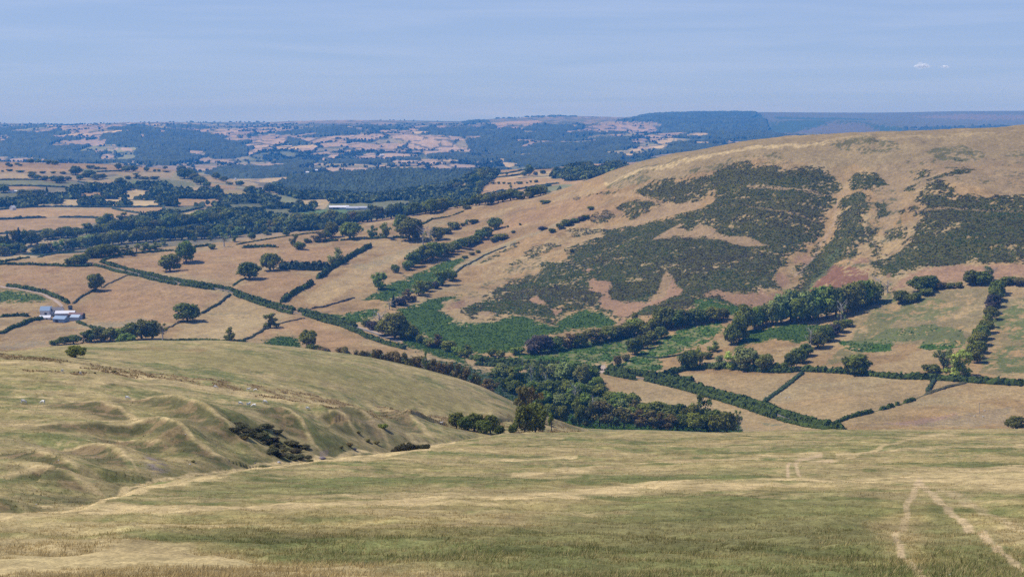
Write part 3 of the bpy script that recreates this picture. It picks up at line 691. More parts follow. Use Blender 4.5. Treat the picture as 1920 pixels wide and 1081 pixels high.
for p, c, a, s in sorted((([(940,680),(975,662),(1040,650),(1110,640),(1180,625),(1190,650),(1150,680),(1130,687),(1060,684),(990,674)], BRACK * 1.35, .95, .47), ([(940,680),(1040,650),(1180,625),(1190,660),(1130,688)], np.array((0.105, 0.130, 0.042)), .8, None),
                ([(1150,690),(1200,660),(1250,632),(1290,612),(1350,605),(1362,617),(1330,642),(1290,656),(1240,674),(1245,692),(1220,700),(1180,697)], BRACK * 1.3, .95, .46), ([(1150,690),(1200,660),(1250,632),(1290,612),(1350,605),(1362,617),(1330,642),(1290,656),(1240,674),(1245,692),(1220,700),(1180,697)], np.array((0.105, 0.135, 0.042)), .8, None),
                ([(1573,640),(1638,630),(1660,616),(1698,613),(1752,608),(1806,619),(1814,635),(1801,651),(1766,657),(1720,651),(1738,635),(1682,638),(1665,657),(1630,659),(1584,654)], BRACK * 1.2, 1.0, .36),
                ([(1600,560),(1650,550),(1760,560),(1800,575),(1760,600),(1650,600)], BRACK * 1.6, .8, .50), ([(1840,690),(1850,665),(1890,650),(1920,645),(2100,640),(2100,700),(1900,699),(1870,694)], BRACK * 1.2, .9, .48),
                ([(1860,600),(1920,560),(2100,560),(2100,650),(1900,640)], BRACK * 1.5, .85, .47), ([(1600,545),(1760,545),(1850,540),(1850,600),(1820,650),(1600,640)], np.array((0.185, 0.165, 0.075)), .6, .42), ([(1540,690),(1590,640),(1660,550),(1700,545),(1680,600),(1620,660)], np.array((0.12, 0.135, 0.045)), .6, .45), ([(1850,600),(1880,560),(1930,560),(2100,560),(2100,720),(1840,700)], np.array((0.16, 0.155, 0.065)), .55, .42),
                ([(0,540),(40,545),(80,555),(102,565),(90,568),(60,565),(50,571),(20,572),(-60,568),(-60,538)], BRACK * 1.15, .9, None)), key=lambda q_: 0 if q_[3] is None else 1):
    mid(p, c, 3, a, soft=s)
stripe('mid', [(1570,460),(1530,505),(1500,530),(1475,560),(1455,585)], np.array((.085, .10, .035)), 9, .8)
stripe('mid', [(1150,372),(1186,367),(1213,375),(1250,383),(1310,386)], TAN2 * 1.1, 3.5, 1)
stripe('mid', [(1400,361),(1460,357),(1520,354),(1570,351),(1590,350)], TAN2 * 1.05, 3.0, 1)
stripe('mid', [(1400,395),(1500,398),(1540,401)], TAN2 * .9, 1.5, .6)
stripe('mid', [(1710,399),(1790,400),(1860,401),(1930,399)], TAN2 * .9, 2.2, .8)
stripe('mid', [(1135,345),(1200,318),(1290,300),(1400,288),(1480,278),(1550,272)], STRAW * .95, 4, .85)
stripe('mid', [(1550,268),(1640,262),(1750,255),(1860,245)], STRAW * .8, 4, .5)
stripe('mid', [(800,452),(860,425),(950,402),(1010,388)], np.array((0.2, 0.15, 0.09)), 1.6, .7)
stripe('mid', [(840,520),(900,487),(980,450),(1060,425)], np.array((0.27, 0.24, 0.13)), 6, .8)
stripe('mid', [(905,520),(960,500),(1040,460),(1100,435),(1130,425)], STRAW * .8, 7, .5)
stripe('mid', [(1625,400),(1620,420),(1635,445),(1655,470),(1680,480)], STRAW * .7, 3, .8)
stripe('mid', [(1570,365),(1565,400),(1545,430),(1520,470),(1490,500)], EARTH * .9, 3, .6)
# tints inside the pastures
PNK = np.array((0.315, 0.190, 0.090)); PST = np.array((0.375, 0.275, 0.125))
for p, c, a in (([(20,520),(100,500),(190,505),(240,515),(180,545),(137,568),(128,566),(50,535)], PNK, .55), ([(140,572),(240,518),(262,522),(425,548),(340,598),(310,615),(200,612)], PNK * 1.04, .6), ([(200,487),(330,472),(460,463),(520,468),(470,520),(437,535),(215,498)], PNK * 1.06, .5),
 ([(440,540),(467,522),(525,508),(590,525),(528,565)], PNK * .95, .5), ([(430,556),(555,590),(455,635),(330,638),(345,606)], PST * .9, .5), ([(520,608),(575,598),(690,640),(620,662),(540,625),(470,640)], PNK * 1.08, .55), ([(0,620),(60,605),(150,610),(250,612),(100,645),(0,650)], np.array((0.27, 0.19, 0.095)), .5),
 ([(480,460),(600,455),(690,455),(640,485),(620,500),(530,500),(520,470)], PNK * 1.05, .45), ([(0,500),(100,502),(150,503),(40,530),(0,535)], PNK, .5), ([(860,440),(1000,385),(1150,350),(1120,390),(1000,420),(900,460)], PNK * 1.02, .4),
 ([(560,560),(700,480),(800,450),(790,470),(700,520),(600,575)], STRAW * .9, .5), ([(650,500),(790,452),(830,450),(760,480),(680,510)], np.array((0.21, 0.2, 0.12)), .35),
                ([(20,605),(100,615),(250,600),(300,590),(250,620),(120,618)], np.array((0.25, 0.23, 0.14)), .5), ([(360,640),(430,600),(560,590),(450,640)], STRAW * .85, .4), ([(385,590),(470,585),(465,592),(400,596)], np.array((0.16, 0.15, 0.09)), .6),
                ([(-60,660),(60,650),(200,635),(60,640),(-60,650)], np.array((0.25, 0.22, 0.14)), .5), ([(1580,800),(1700,790),(1900,760),(1900,800)], np.array((0.24, 0.2, 0.13)), .4),
                ([(1640,795),(1760,778),(1820,770),(1760,790),(1700,800)], np.array((0.33, 0.2, 0.15)), .5), ([(1130,705),(1300,735),(1400,770),(1440,795),(1300,790),(1150,740)], STRAW * .8, .35),
                ([(1270,700),(1480,700),(1440,735),(1420,745),(1300,720)], STRAW * .8, .3), ([(1440,800),(1420,790),(1450,792),(1500,800)], np.array((0.15, 0.17, 0.09)), .7), ([(300,640),(480,560),(560,600),(470,640)], STRAW * .85, .25),
                ([(1000,430),(1150,385),(1170,400),(1050,440),(960,460)], RED * 1.0, .35), ([(900,440),(1000,400),(1100,380),(1000,420)], RED * 1.1, .3)):
    mid(p, c, 4, a)
# the floor of the wooded dingle
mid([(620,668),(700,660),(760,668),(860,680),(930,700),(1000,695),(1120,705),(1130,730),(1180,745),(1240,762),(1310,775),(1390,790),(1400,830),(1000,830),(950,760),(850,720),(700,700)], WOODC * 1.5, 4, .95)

# --- near side land cover
def nr_(poly, col, warp=4.0, a=1.0, soft=None, bm=False):
    paint('near', poly, col, warp, a, soft=soft, mask=BM if bm else None)
MG = np.array((0.215, 0.180, 0.070))
nr_([(150,650),(200,646),(300,640),(400,640),(480,645),(650,664),(850,707),(950,749),(1040,787),(950,790),(850,795),(700,765),(500,722),(400,706),(280,695),(200,672)], MG, 8, .75)
nr_([(160,650),(300,645),(420,650),(380,665),(300,660),(200,655)], DRY * .75, 5, .6)
nr_([(700,690),(850,710),(950,750),(1000,780),(900,790),(850,760)], STRAW * .72, 8, .55)
BRK = np.array((0.225, 0.155, 0.068))
nr_([(0,660),(80,668),(160,680),(230,690),(300,700),(400,714),(500,728),(600,745),(760,775),(870,790),(960,785),(940,800),(880,806),(800,800),(700,785),(560,755),(420,730),(300,712),(230,705),(100,676),(0,668)], BRK, 3.5, .85, soft=.47, bm=True)
nr_([(830,790),(960,770),(1090,800),(1090,812),(830,812)], BRK * 1.0, 3.5, .6, soft=.5, bm=True)
nr_([(0,668),(150,680),(260,702),(200,712),(100,700),(0,690)], STRAW * .80, 5, .7)
for p in ([(40,692),(115,694),(115,697),(45,696)], [(130,695),(165,698),(160,702),(135,700)]):
    nr_(p, BRK * .9, 1.5, .9, bm=True)
for pl, w_ in ((RIBS[0], 3.5), (RIBS[1], 3.5), (RIBS[2], 3.5), (RIBS[3], 2.5), (RIBS[4], 2.5), (RIBS[5], 3), (RIBS[6], 3), (RIBS[7], 3), (RIBS[8], 2.5), (RIBS[9], 2.5), (RIBS[10], 2.5), (RIBS[11], 2.5),
               ([(0,672),(60,676),(150,686),(230,700),(370,724),(500,744),(640,768)], 4.5), ([(0,744),(80,746),(160,755)], 2.5), ([(0,709),(150,716),(300,720),(400,728),(500,748)], 2.5),
               ([(150,962),(225,931),(280,912),(350,902),(425,893),(470,879),(525,873),(600,862)], 3.5)):
    stripe('near', pl, STRAW * .9, w_ * 1.1, .7)
# the warmer, browner flanks of the gully
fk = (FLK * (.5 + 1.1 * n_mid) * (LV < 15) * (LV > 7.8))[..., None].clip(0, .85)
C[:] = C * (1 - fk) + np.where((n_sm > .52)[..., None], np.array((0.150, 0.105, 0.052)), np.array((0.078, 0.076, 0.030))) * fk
nr_([(200,775),(240,790),(280,830),(320,870),(340,900),(300,900),(260,860),(225,820)], np.array((0.105, 0.105, 0.042)), 6, .8)
nr_([(330,792),(380,812),(430,842),(470,872),(440,872),(390,850),(350,820)], np.array((0.15, 0.12, 0.055)), 6, .7)
nr_([(0,815),(90,822),(170,848),(215,885),(160,880),(80,845),(0,835)], np.array((0.10, 0.105, 0.04)), 6, .8)
nr_([(230,780),(330,775),(390,795),(440,830),(490,860),(440,870),(380,840),(310,800)], np.array((0.21, 0.165, 0.085)), 5, .7)
nr_([(400,745),(500,765),(530,800),(600,845),(560,860),(500,830),(440,800),(380,765)], np.array((0.24, 0.18, 0.10)), 6, .6)
nr_([(600,790),(700,790),(800,810),(850,815),(740,850),(680,835)], np.array((0.24, 0.185, 0.10)), 6, .6)
nr_([(0,805),(100,815),(200,845),(230,880),(120,870),(50,845),(0,830)], np.array((0.23, 0.17, 0.095)), 5, .7)
nr_([(30,855),(120,875),(180,905),(230,900),(180,860),(90,850)], np.array((0.10, 0.11, 0.04)), 6, .8)
nr_([(75,917),(160,920),(195,935),(185,958),(130,965),(80,940)], np.array((0.115, 0.105, 0.045)), 5, .85)
nr_([(255,862),(280,856),(330,880),(335,905),(270,910),(262,890)], SCREE * .85, 5, 1.0, soft=.44)
nr_([(200,833),(222,830),(225,838),(205,839)], SCREE * 1.1, 2, .9)
nr_([(595,850),(612,848),(612,860),(598,861)], SCREE, 3, .9)
# gully floor painted browner and darker towards the near lip, to set the lip off
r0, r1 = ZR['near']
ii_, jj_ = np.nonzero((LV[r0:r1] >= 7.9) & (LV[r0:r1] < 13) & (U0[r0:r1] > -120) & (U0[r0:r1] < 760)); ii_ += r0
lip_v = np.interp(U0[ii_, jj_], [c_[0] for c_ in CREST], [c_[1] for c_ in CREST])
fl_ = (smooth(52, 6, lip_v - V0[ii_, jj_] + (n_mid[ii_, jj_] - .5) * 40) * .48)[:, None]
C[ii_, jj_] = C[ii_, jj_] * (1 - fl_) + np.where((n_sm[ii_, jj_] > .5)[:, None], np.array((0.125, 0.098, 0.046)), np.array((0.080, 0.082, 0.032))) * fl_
stripe('near', [(150,963),(225,932),(280,913),(350,903),(425,894),(470,880),(525,874),(600,863),(730,853),(850,833)], STRAW, 4, .9)
# near slope: dry bands, greener beds, trodden ground
stripe('near', [(0,972),(165,964),(300,965),(450,958),(640,948),(800,940),(960,932),(1200,914),(1440,902),(1700,892),(1930,880)], STRAW * .92, 9, .9)
stripe('near', [(520,940),(640,930),(760,922),(900,925)], STRAW * .8, 4, .7)
stripe('near', [(960,888),(1050,881),(1180,874),(1310,866),(1430,852),(1540,849)], STRAW * .88, 4.5, .85)
stripe('near', [(900,862),(980,860),(1080,856)], STRAW * .9, 3, .7)
stripe('near', [(1570,853),(1700,845),(1800,838),(1930,832)], STRAW * .82, 3.5, .8)
stripe('near', [(1540,868),(1620,850),(1680,832),(1720,818),(1800,812)], STRAW * .92, 3, .8)
stripe('near', [(900,830),(1100,822),(1300,826),(1500,824)], STRAW * .75, 2.5, .6)
nr_([(1200,822),(1330,812),(1440,816),(1420,828),(1300,832),(1210,834)], np.array((0.25, 0.19, 0.075)), 4, .7)
nr_([(735,864),(790,862),(805,872),(740,874)], np.array((0.19, 0.155, 0.06)), 4, .8)
nr_([(860,905),(1100,890),(1300,872),(1460,868),(1470,892),(1300,905),(1100,915),(880,930)], GRASS * .95, 6, .75)
nr_([(960,950),(1200,925),(1440,912),(1690,912),(1690,1000),(1700,1240),(1300,1240),(1100,1120),(900,1040),(860,980)], GRASS * .95, 14, .7)
nr_([(240,1000),(400,985),(520,975),(900,955),(1060,950),(1100,1010),(960,1050),(800,1040),(600,1020),(300,1020)], GRASS * .95, 14, .45)
nr_([(480,1010),(560,1005),(650,1010),(640,1035),(520,1030)], GRASS * .85, 10, .7)
nr_([(0,985),(240,985),(500,1035),(700,1050),(900,1060),(950,1240),(-400,1240),(-400,985)], STRAW * .80, 16, .85)
nr_([(350,900),(600,880),(800,880),(1000,878),(1040,910),(700,930),(400,950),(200,960),(230,932)], GRASS * 1.05, 8, .65)
nr_([(1500,880),(1720,885),(1920,860),(2100,860),(2100,930),(1900,950),(1800,920),(1600,905)], STRAW * .85, 10, .8)
nr_([(1720,920),(1800,950),(1930,1040),(2300,1240),(1740,1240),(1700,1010)], GRASS * .95, 8, .6)
TRACKS = [([(1722,898),(1716,915),(1708,935),(1698,952),(1702,972),(1682,992),(1676,1010),(1690,1035),(1712,1060),(1745,1100)], 0.85),
          [[(1722,900),(1745,932),(1775,955),(1810,985),(1850,1015),(1890,1045),(1960,1100)], 0.8],
          [[(1760,920),(1830,952),(1890,985),(1960,1010)], 0.45],
          [[(1478,893),(1476,880),(1484,868),(1500,860),(1540,852)], 0.9], [[(1500,890),(1490,876),(1500,866),(1560,862)], 0.8]]
for pl, a in TRACKS:
    wpx = 7 if pl[-1][1] > 1000 else 3.5
    stripe('near', pl, EARTH * .55 + STRAW * .5, wpx * 1.15, a * .95, wob=.22)

# soft overall variation and clamp
C *= (0.78 + 0.44 * n_sm[..., None])
C[LV < 17] *= 1.10
C = np.clip(C, 0.012, 0.62)

# ------------------------------------------------------------------ mesh and material helpers
def tag(o, label=None, cat=None, group=None, kind=None):
    if label: o['label'] = label
    if cat: o['category'] = cat
    if group: o['group'] = group
    if kind: o['kind'] = kind
    return o

def mesh_np(name, verts, faces, mat=None, cols=None, smooth_=True, parent=None, link=True):
    me = bpy.data.meshes.new(name)
    verts = np.asarray(verts, np.float32).reshape(-1, 3)
    if not isinstance(faces, (list, tuple)) or (len(faces) and not isinstance(faces[0], np.ndarray)):
        faces = [np.asarray(faces, np.int32)]
    faces = [np.asarray(f, np.int32) for f in faces if len(f)]
    nl = sum(f.size for f in faces); nf = sum(len(f) for f in faces)
    me.vertices.add(len(verts)); me.vertices.foreach_set('co', verts.ravel())
    me.loops.add(nl); me.loops.foreach_set('vertex_index', np.concatenate([f.ravel() for f in faces]))
    st = []; ct = []; p = 0
    for f in faces:
        n = f.shape[1]
        st.append(p + np.arange(0, f.size, n)); ct.append(np.full(len(f), n)); p += f.size
    me.polygons.add(nf)
    me.polygons.foreach_set('loop_start', np.concatenate(st).astype(np.int32))
    me.polygons.foreach_set('loop_total', np.concatenate(ct).astype(np.int32))
    me.polygons.foreach_set('use_smooth', np.full(nf, smooth_, bool))
    if cols is not None:
        at_ = me.color_attributes.new('Col', 'FLOAT_COLOR', 'POINT')
        c4 = np.ones((len(verts), 4), np.float32); c4[:, :3] = cols
        at_.data.foreach_set('color', c4.ravel())
    me.update()
    if mat is not None:
        me.materials.append(mat)
    o = bpy.data.objects.new(name, me)
    if link:
        COL.objects.link(o)
    if parent is not None:
        o.parent = parent
    return o

def nodes(mat):
    mat.use_nodes = True
    t = mat.node_tree; t.nodes.clear()
    out = t.nodes.new('ShaderNodeOutputMaterial'); b = t.nodes.new('ShaderNodeBsdfPrincipled')
    b.inputs['Roughness'].default_value = 0.95
    b.inputs['Specular IOR Level'].default_value = 0.12
    t.links.new(b.outputs[0], out.inputs['Surface'])
    return t, b

def noise_node(t, scale, detail=4, rough=.6, vec=None, mapscale=None):
    n = t.nodes.new('ShaderNodeTexNoise'); n.inputs['Scale'].default_value = scale
    n.inputs['Detail'].default_value = detail; n.inputs['Roughness'].default_value = rough
    tcn = t.nodes.new('ShaderNodeTexCoord')
    src = tcn.outputs['Object']
    if mapscale:
        m = t.nodes.new('ShaderNodeMapping'); m.inputs['Scale'].default_value = mapscale
        t.links.new(src, m.inputs[0]); src = m.outputs[0]
    t.links.new(src, n.inputs['Vector'])
    return n

def maprange(t, src, a, b, c, d):
    m = t.nodes.new('ShaderNodeMapRange')
    m.inputs[1].default_value = a; m.inputs[2].default_value = b; m.inputs[3].default_value = c; m.inputs[4].default_value = d
    t.links.new(src, m.inputs[0])
    return m.outputs[0]

def mult(t, c, f):
    v = t.nodes.new('ShaderNodeVectorMath'); v.operation = 'SCALE'
    t.links.new(c, v.inputs[0]); t.links.new(f, v.inputs['Scale'])
    return v.outputs[0]

def mat_attr(name, noises, bump=None):
    """colour from the 'Col' attribute, broken up by world-fixed noise"""
    m = bpy.data.materials.new(name); t, b = nodes(m)
    a = t.nodes.new('ShaderNodeAttribute'); a.attribute_name = 'Col'
    c = a.outputs['Color']
    for sc, lo, hi, det in noises:
        n = noise_node(t, sc, det)
        c = mult(t, c, maprange(t, n.outputs['Fac'], .3, .7, lo, hi))
    t.links.new(c, b.inputs['Base Color'])
    if bump:
        n = noise_node(t, bump[0], 4); bm = t.nodes.new('ShaderNodeBump')
        bm.inputs['Strength'].default_value = bump[1]; bm.inputs['Distance'].default_value = bump[2]
        t.links.new(n.outputs['Fac'], bm.inputs['Height']); t.links.new(bm.outputs[0], b.inputs['Normal'])
    return m

def mat_plain(name, col, noises=((3.0, .8, 1.2, 4),), rough=.9, spec=.12, objrand=0.0):
    m = bpy.data.materials.new(name); t, b = nodes(m)
    r = t.nodes.new('ShaderNodeRGB'); r.outputs[0].default_value = (*col, 1)
    c = r.outputs[0]
    for sc, lo, hi, det in noises:
        n = noise_node(t, sc, det)
        c = mult(t, c, maprange(t, n.outputs['Fac'], .3, .7, lo, hi))
    if objrand:
        oi = t.nodes.new('ShaderNodeObjectInfo')
        c = mult(t, c, maprange(t, oi.outputs['Random'], 0, 1, 1 - objrand, 1 + objrand))
    t.links.new(c, b.inputs['Base Color'])
    b.inputs['Roughness'].default_value = rough; b.inputs['Specular IOR Level'].default_value = spec
    return m

M_ground = mat_attr('turf', ((9.0, .66, 1.34, 5), (1.4, .72, 1.28, 5), (0.42, .78, 1.24, 4), (0.09, .88, 1.12, 5)), (6.0, .5, .12))
M_hill = mat_attr('hill_pasture', ((0.75, .72, 1.30, 4), (0.28, .80, 1.22, 5), (0.03, .9, 1.1, 4)), (0.6, .7, .8))
M_far = mat_attr('distant_country', ((0.05, .80, 1.2, 6), (0.012, .88, 1.12, 4)))
M_canopy = mat_attr('distant_canopy', ((0.11, .72, 1.28, 4), (0.02, .85, 1.15, 4)))

# ------------------------------------------------------------------ the ground, one height field cut into its landforms
Zg_abs = Zg + ZC
IDX = np.arange(NR * NC).reshape(NR, NC)
FQ = np.stack([IDX[:-1, :-1], IDX[:-1, 1:], IDX[1:, 1:], IDX[1:, :-1]], -1)
Lq = LV[:-1, :-1]
Vall = np.stack([Xg, Yg, Zg_abs], -1).reshape(-1, 3)
Call = C.reshape(-1, 3)

def land(name, mask, mat):
    f = FQ[mask]
    used = np.zeros(NR * NC, bool); used[f.ravel()] = True
    remap = np.cumsum(used) - 1
    o = mesh_np(name, Vall[used], remap[f], mat, Call[used])
    tag(o, kind='structure')
    return o
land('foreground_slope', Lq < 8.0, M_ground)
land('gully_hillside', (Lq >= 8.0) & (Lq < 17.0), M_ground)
right = (U0[:-1, :-1] > 1000)
land('valley_ground', (Lq >= 17.0) & (Lq < 24.0), M_hill)
land('farmland_hills', (Lq >= 24.0) & (Lq < 32.0), M_far)
land('distant_hills', (Lq >= 32.0), M_far)
# ground under and behind the viewpoint, level with the near edge of the slope
gx, gy = np.meshgrid(np.linspace(-40, 40, 41), np.linspace(-30, 11.3, 22))
e = ground_z(gx, np.full(gx.shape, 11.05)) - ZC
gz = np.where(gy > 0, -1.7 + (e + 1.7) * (gy / 11.05), -1.7 - gy * 0.1) - 0.05
nn = gx.shape
ii = np.arange(gx.size).reshape(nn)
ff = np.stack([ii[:-1, :-1], ii[:-1, 1:], ii[1:, 1:], ii[1:, :-1]], -1).reshape(-1, 4)
tag(mesh_np('hilltop', np.stack([gx, gy, gz + ZC], -1).reshape(-1, 3), ff, M_ground, np.tile(MOOR, (gx.size, 1))), kind='structure')

# ------------------------------------------------------------------ grass, bracken and heather: cover nobody could count
def tufts(name, mat, rr, cc, size, blades, width, lean, colf, seedn, zsink=0.03):
    """one mesh of bent blades; rr/cc are grid positions (float), size = blade length per tuft"""
    g_ = np.random.default_rng(seedn)
    n = len(rr)
    y = np.interp(rr, np.arange(NR), Y1); a = np.interp(cc, np.arange(NC), A); x = a * y
    x = np.repeat(x, blades); y = np.repeat(y, blades); sz = np.repeat(size, blades) * g_.uniform(.55, 1.25, n * blades)
    x = x + g_.normal(0, 1, x.size) * sz * .45; y = y + g_.normal(0, 1, x.size) * sz * .45
    z = ground_z(x, y) - zsink
    th = g_.uniform(0, 2 * math.pi, x.size); le = g_.uniform(.15, 1, x.size) * lean
    wv = g_.uniform(.6, 1.3, x.size) * width * sz
    dx, dy = np.cos(th), np.sin(th); px, py = -dy, dx
    b = np.stack([x, y, z], -1)
    ph = g_.uniform(0, math.pi, x.size); sx, sy = np.cos(ph), np.sin(ph)
    v0 = b - np.stack([sx * wv, sy * wv, 0 * x], -1); v1 = b + np.stack([sx * wv, sy * wv, 0 * x], -1)
    tip = b + np.stack([dx * le * sz + .35 * sz * le, dy * le * sz, sz * np.sqrt(np.maximum(.1, 1 - .5 * le * le))], -1)
    V = np.stack([v0, v1, tip], 1).reshape(-1, 3)
    F = np.arange(len(V)).reshape(-1, 3)
    ri = np.clip(np.round(np.repeat(rr, blades)).astype(int), 0, NR - 1); ci = np.clip(np.round(np.repeat(cc, blades)).astype(int), 0, NC - 1)
    col = colf(ri, ci, g_)
    return mesh_np(name, V, F, mat, np.repeat(col, 3, 0), smooth_=False)

def mat_blade(name):
    m = bpy.data.materials.new(name); t, b = nodes(m)
    a = t.nodes.new('ShaderNodeAttribute'); a.attribute_name = 'Col'
    t.links.new(a.outputs['Color'], b.inputs['Base Color'])
    tr = t.nodes.new('ShaderNodeBsdfTranslucent'); mxs = t.nodes.new('ShaderNodeMixShader'); mxs.inputs[0].default_value = .35
    t.links.new(a.outputs['Color'], tr.inputs['Color'])
    out = [n for n in t.nodes if n.type == 'OUTPUT_MATERIAL'][0]
    t.links.new(b.outputs[0], mxs.inputs[1]); t.links.new(tr.outputs[0], mxs.inputs[2]); t.links.new(mxs.outputs[0], out.inputs['Surface'])
    return m
M_blade = mat_blade('grass_blade')

def gcol(ri, ci, g_):
    c = C[ri, ci].astype(float)
    k = g_.uniform(.55, 1.5, len(ri))[:, None]
    dryb = (g_.uniform(0, 1, len(ri)) < .15 + .5 * np.clip(n_sm[ri, ci] * 2 - .6, 0, 1))[:, None]
    c = c * k
    return np.clip(np.where(dryb, c * .55 + STRAW * .85, c * 1.42), .015, .7)

vism = (LV < 8.0) & (Yg > 22) & (UF > -140) & (UF < 2060)
track_m = (np.abs(C - (EARTH * .55 + STRAW * .5)).sum(-1) < .10)
# sampled evenly over the slope as it recedes: many small tufts near, fewer far
cr, cc_ = np.nonzero(vism & (Yg < 430) & ~track_m)
n_t = 105000
pk = rng.integers(0, len(cr), n_t)
rr = cr[pk] + rng.uniform(-.5, .5, n_t); cc = cc_[pk] + rng.uniform(-.5, .5, n_t)
yy = np.interp(rr, np.arange(NR), Y1)
gtall = smooth(.42, .6, fbm(np.interp(cc, np.arange(NC), A) * yy / 1.6, yy / 1.6, 70, 3))
size = (0.085 + 0.035 * gtall) * rng.uniform(.7, 1.4, n_t) * (1 + .5 * smooth(60, 300, yy))
nb = yy < 95
o = tufts('grass', M_blade, rr[nb], cc[nb], size[nb], 9, .075, .85, gcol, 71)
tag(o, kind='stuff')
o = tufts('rough_grass', M_blade, rr[~nb], cc[~nb], size[~nb] * 1.2, 4, .12, .85, gcol, 72)
tag(o, kind='stuff')
# tussocks over the gully side and the round hill
cr, cc_ = np.nonzero((LV >= 8.0) & (LV < 16.2) & (UF > -60) & (UF < 1150))
n_t = 20000
pk = rng.integers(0, len(cr), n_t)
rr = cr[pk] + rng.uniform(-.5, .5, n_t); cc = cc_[pk] + rng.uniform(-.5, .5, n_t)
o = tufts('tussock_grass', M_blade, rr, cc, rng.uniform(.12, .34, n_t), 4, .16, .8, gcol, 73)
tag(o, kind='stuff')
# rushes and dead bracken in the damp crease
crease = (BM > .4)
cr, cc_ = np.nonzero(crease)
if len(cr) > 50:
    n_t = 5000
    pk = rng.integers(0, len(cr), n_t)
    def bcol(ri, ci, g_):
        return np.clip(BRK * g_.uniform(.6, 1.7, len(ri))[:, None], .01, .5)
    o = tufts('bracken', M_blade, cr[pk] + rng.uniform(-.5, .5, n_t), cc_[pk] + rng.uniform(-.5, .5, n_t), rng.uniform(.3, .6, n_t), 4, .25, .7, bcol, 74)
    tag(o, kind='stuff')
for nm_, pl_, nn_ in (('rush', [(45, 695), (110, 696)], 700), ('rush', [(132, 700), (160, 702)], 300)):
    pass

def clumps(name, mat, xs, ys, ws, hs, cols, seedn, quads=7, core=True, sink=.15, zs=None):
    """low bushy clumps, each a squashed core with leafy flakes round it, all in one mesh"""
    g_ = np.random.default_rng(seedn); n = len(xs)
    ph = (1 + 5 ** .5) / 2
    iv = np.array([(-1, ph, 0), (1, ph, 0), (-1, -ph, 0), (1, -ph, 0), (0, -1, ph), (0, 1, ph), (0, -1, -ph), (0, 1, -ph), (ph, 0, -1), (ph, 0, 1), (-ph, 0, -1), (-ph, 0, 1)]) / 1.902
    jf = np.array([(0, 11, 5), (0, 5, 1), (0, 1, 7), (0, 7, 10), (0, 10, 11), (1, 5, 9), (5, 11, 4), (11, 10, 2), (10, 7, 6), (7, 1, 8), (3, 9, 4), (3, 4, 2), (3, 2, 6), (3, 6, 8), (3, 8, 9), (4, 9, 5), (2, 4, 11), (6, 2, 10), (8, 6, 7), (9, 8, 1)])
    zs = ground_z(xs, ys) if zs is None else zs
    base = np.stack([xs, ys, zs - sink * hs], -1)
    cv = iv[None] * g_.uniform(.75, 1.15, (n, 12, 1))
    cv = cv * np.stack([ws * .42, ws * .42, hs * .48], -1)[:, None, :] + base[:, None, :] + np.stack([0 * hs, 0 * hs, hs * .5], -1)[:, None, :]
    V = [cv.reshape(-1, 3)]; F = (jf[None] + (np.arange(n) * 12)[:, None, None]).reshape(-1, 3)
    cc1 = np.repeat(cols * .8, 12, 0)
    # flakes
    d = g_.normal(0, 1, (n, quads, 3)); d /= np.linalg.norm(d, axis=-1, keepdims=True); d[..., 2] = np.abs(d[..., 2]) * 1.1 - .25
    cen = d * np.stack([ws * .47, ws * .47, hs * .52], -1)[:, None, :] + base[:, None, :] + np.stack([0 * hs, 0 * hs, hs * .5], -1)[:, None, :]
    nn2 = d + g_.normal(0, .45, d.shape); nn2 /= np.linalg.norm(nn2, axis=-1, keepdims=True)
    up = g_.normal(0, 1, d.shape)
    t1 = np.cross(nn2, up); t1 /= np.linalg.norm(t1, axis=-1, keepdims=True) + 1e-9
    t2 = np.cross(nn2, t1)
    s = (np.minimum(ws, hs * 1.6) * .30)[:, None, None] * g_.uniform(.6, 1.4, (n, quads, 1))
    q = np.stack([cen - t1 * s - t2 * s * .6, cen + t1 * s - t2 * s * .6, cen + t1 * s * .7 + t2 * s, cen - t1 * s * .7 + t2 * s], 2)
    V.append(q.reshape(-1, 3))
    QF = (np.arange(n * quads * 4)).reshape(-1, 4) + n * 12
    cc2 = np.repeat(cols[:, None, :] * g_.uniform(.7, 1.45, (n, quads, 1)), 4, 1).reshape(-1, 3)
    return mesh_np(name, np.concatenate(V), [F, QF], mat, np.clip(np.concatenate([cc1, cc2]), .008, .6), smooth_=False)

M_scrub = mat_attr('scrub_leaf', ((.8, .8, 1.2, 3),))
sel = (HM > .5) & (LV >= 17) & (LV < 23.4) & (UF > -20) & (UF < 1960) & (VF > 225)
cr, cc_ = np.nonzero(sel)
n_t = min(30000, len(cr)); pk = rng.integers(0, len(cr), n_t)
ys = np.interp(cr[pk] + rng.uniform(-.6, .6, n_t), np.arange(NR), Y1); xs = np.interp(cc_[pk] + rng.uniform(-.6, .6, n_t), np.arange(NC), A) * ys
patch = .7 * fbm(xs / 70, ys / 70, 80, 4) + .3 * rng.uniform(0, 1, n_t); p2_ = fbm(xs / 7, ys / 7, 81, 3)
cols = np.where((patch > .49)[:, None], np.array((0.088, 0.076, 0.034)), np.array((0.064, 0.102, 0.018))) * (0.30 + 1.5 * p2_)[:, None]
tag(clumps('heather', M_scrub, xs, ys, rng.uniform(1.2, 3.4, n_t), rng.uniform(.25, .8, n_t), cols, 82, 4), kind='stuff')
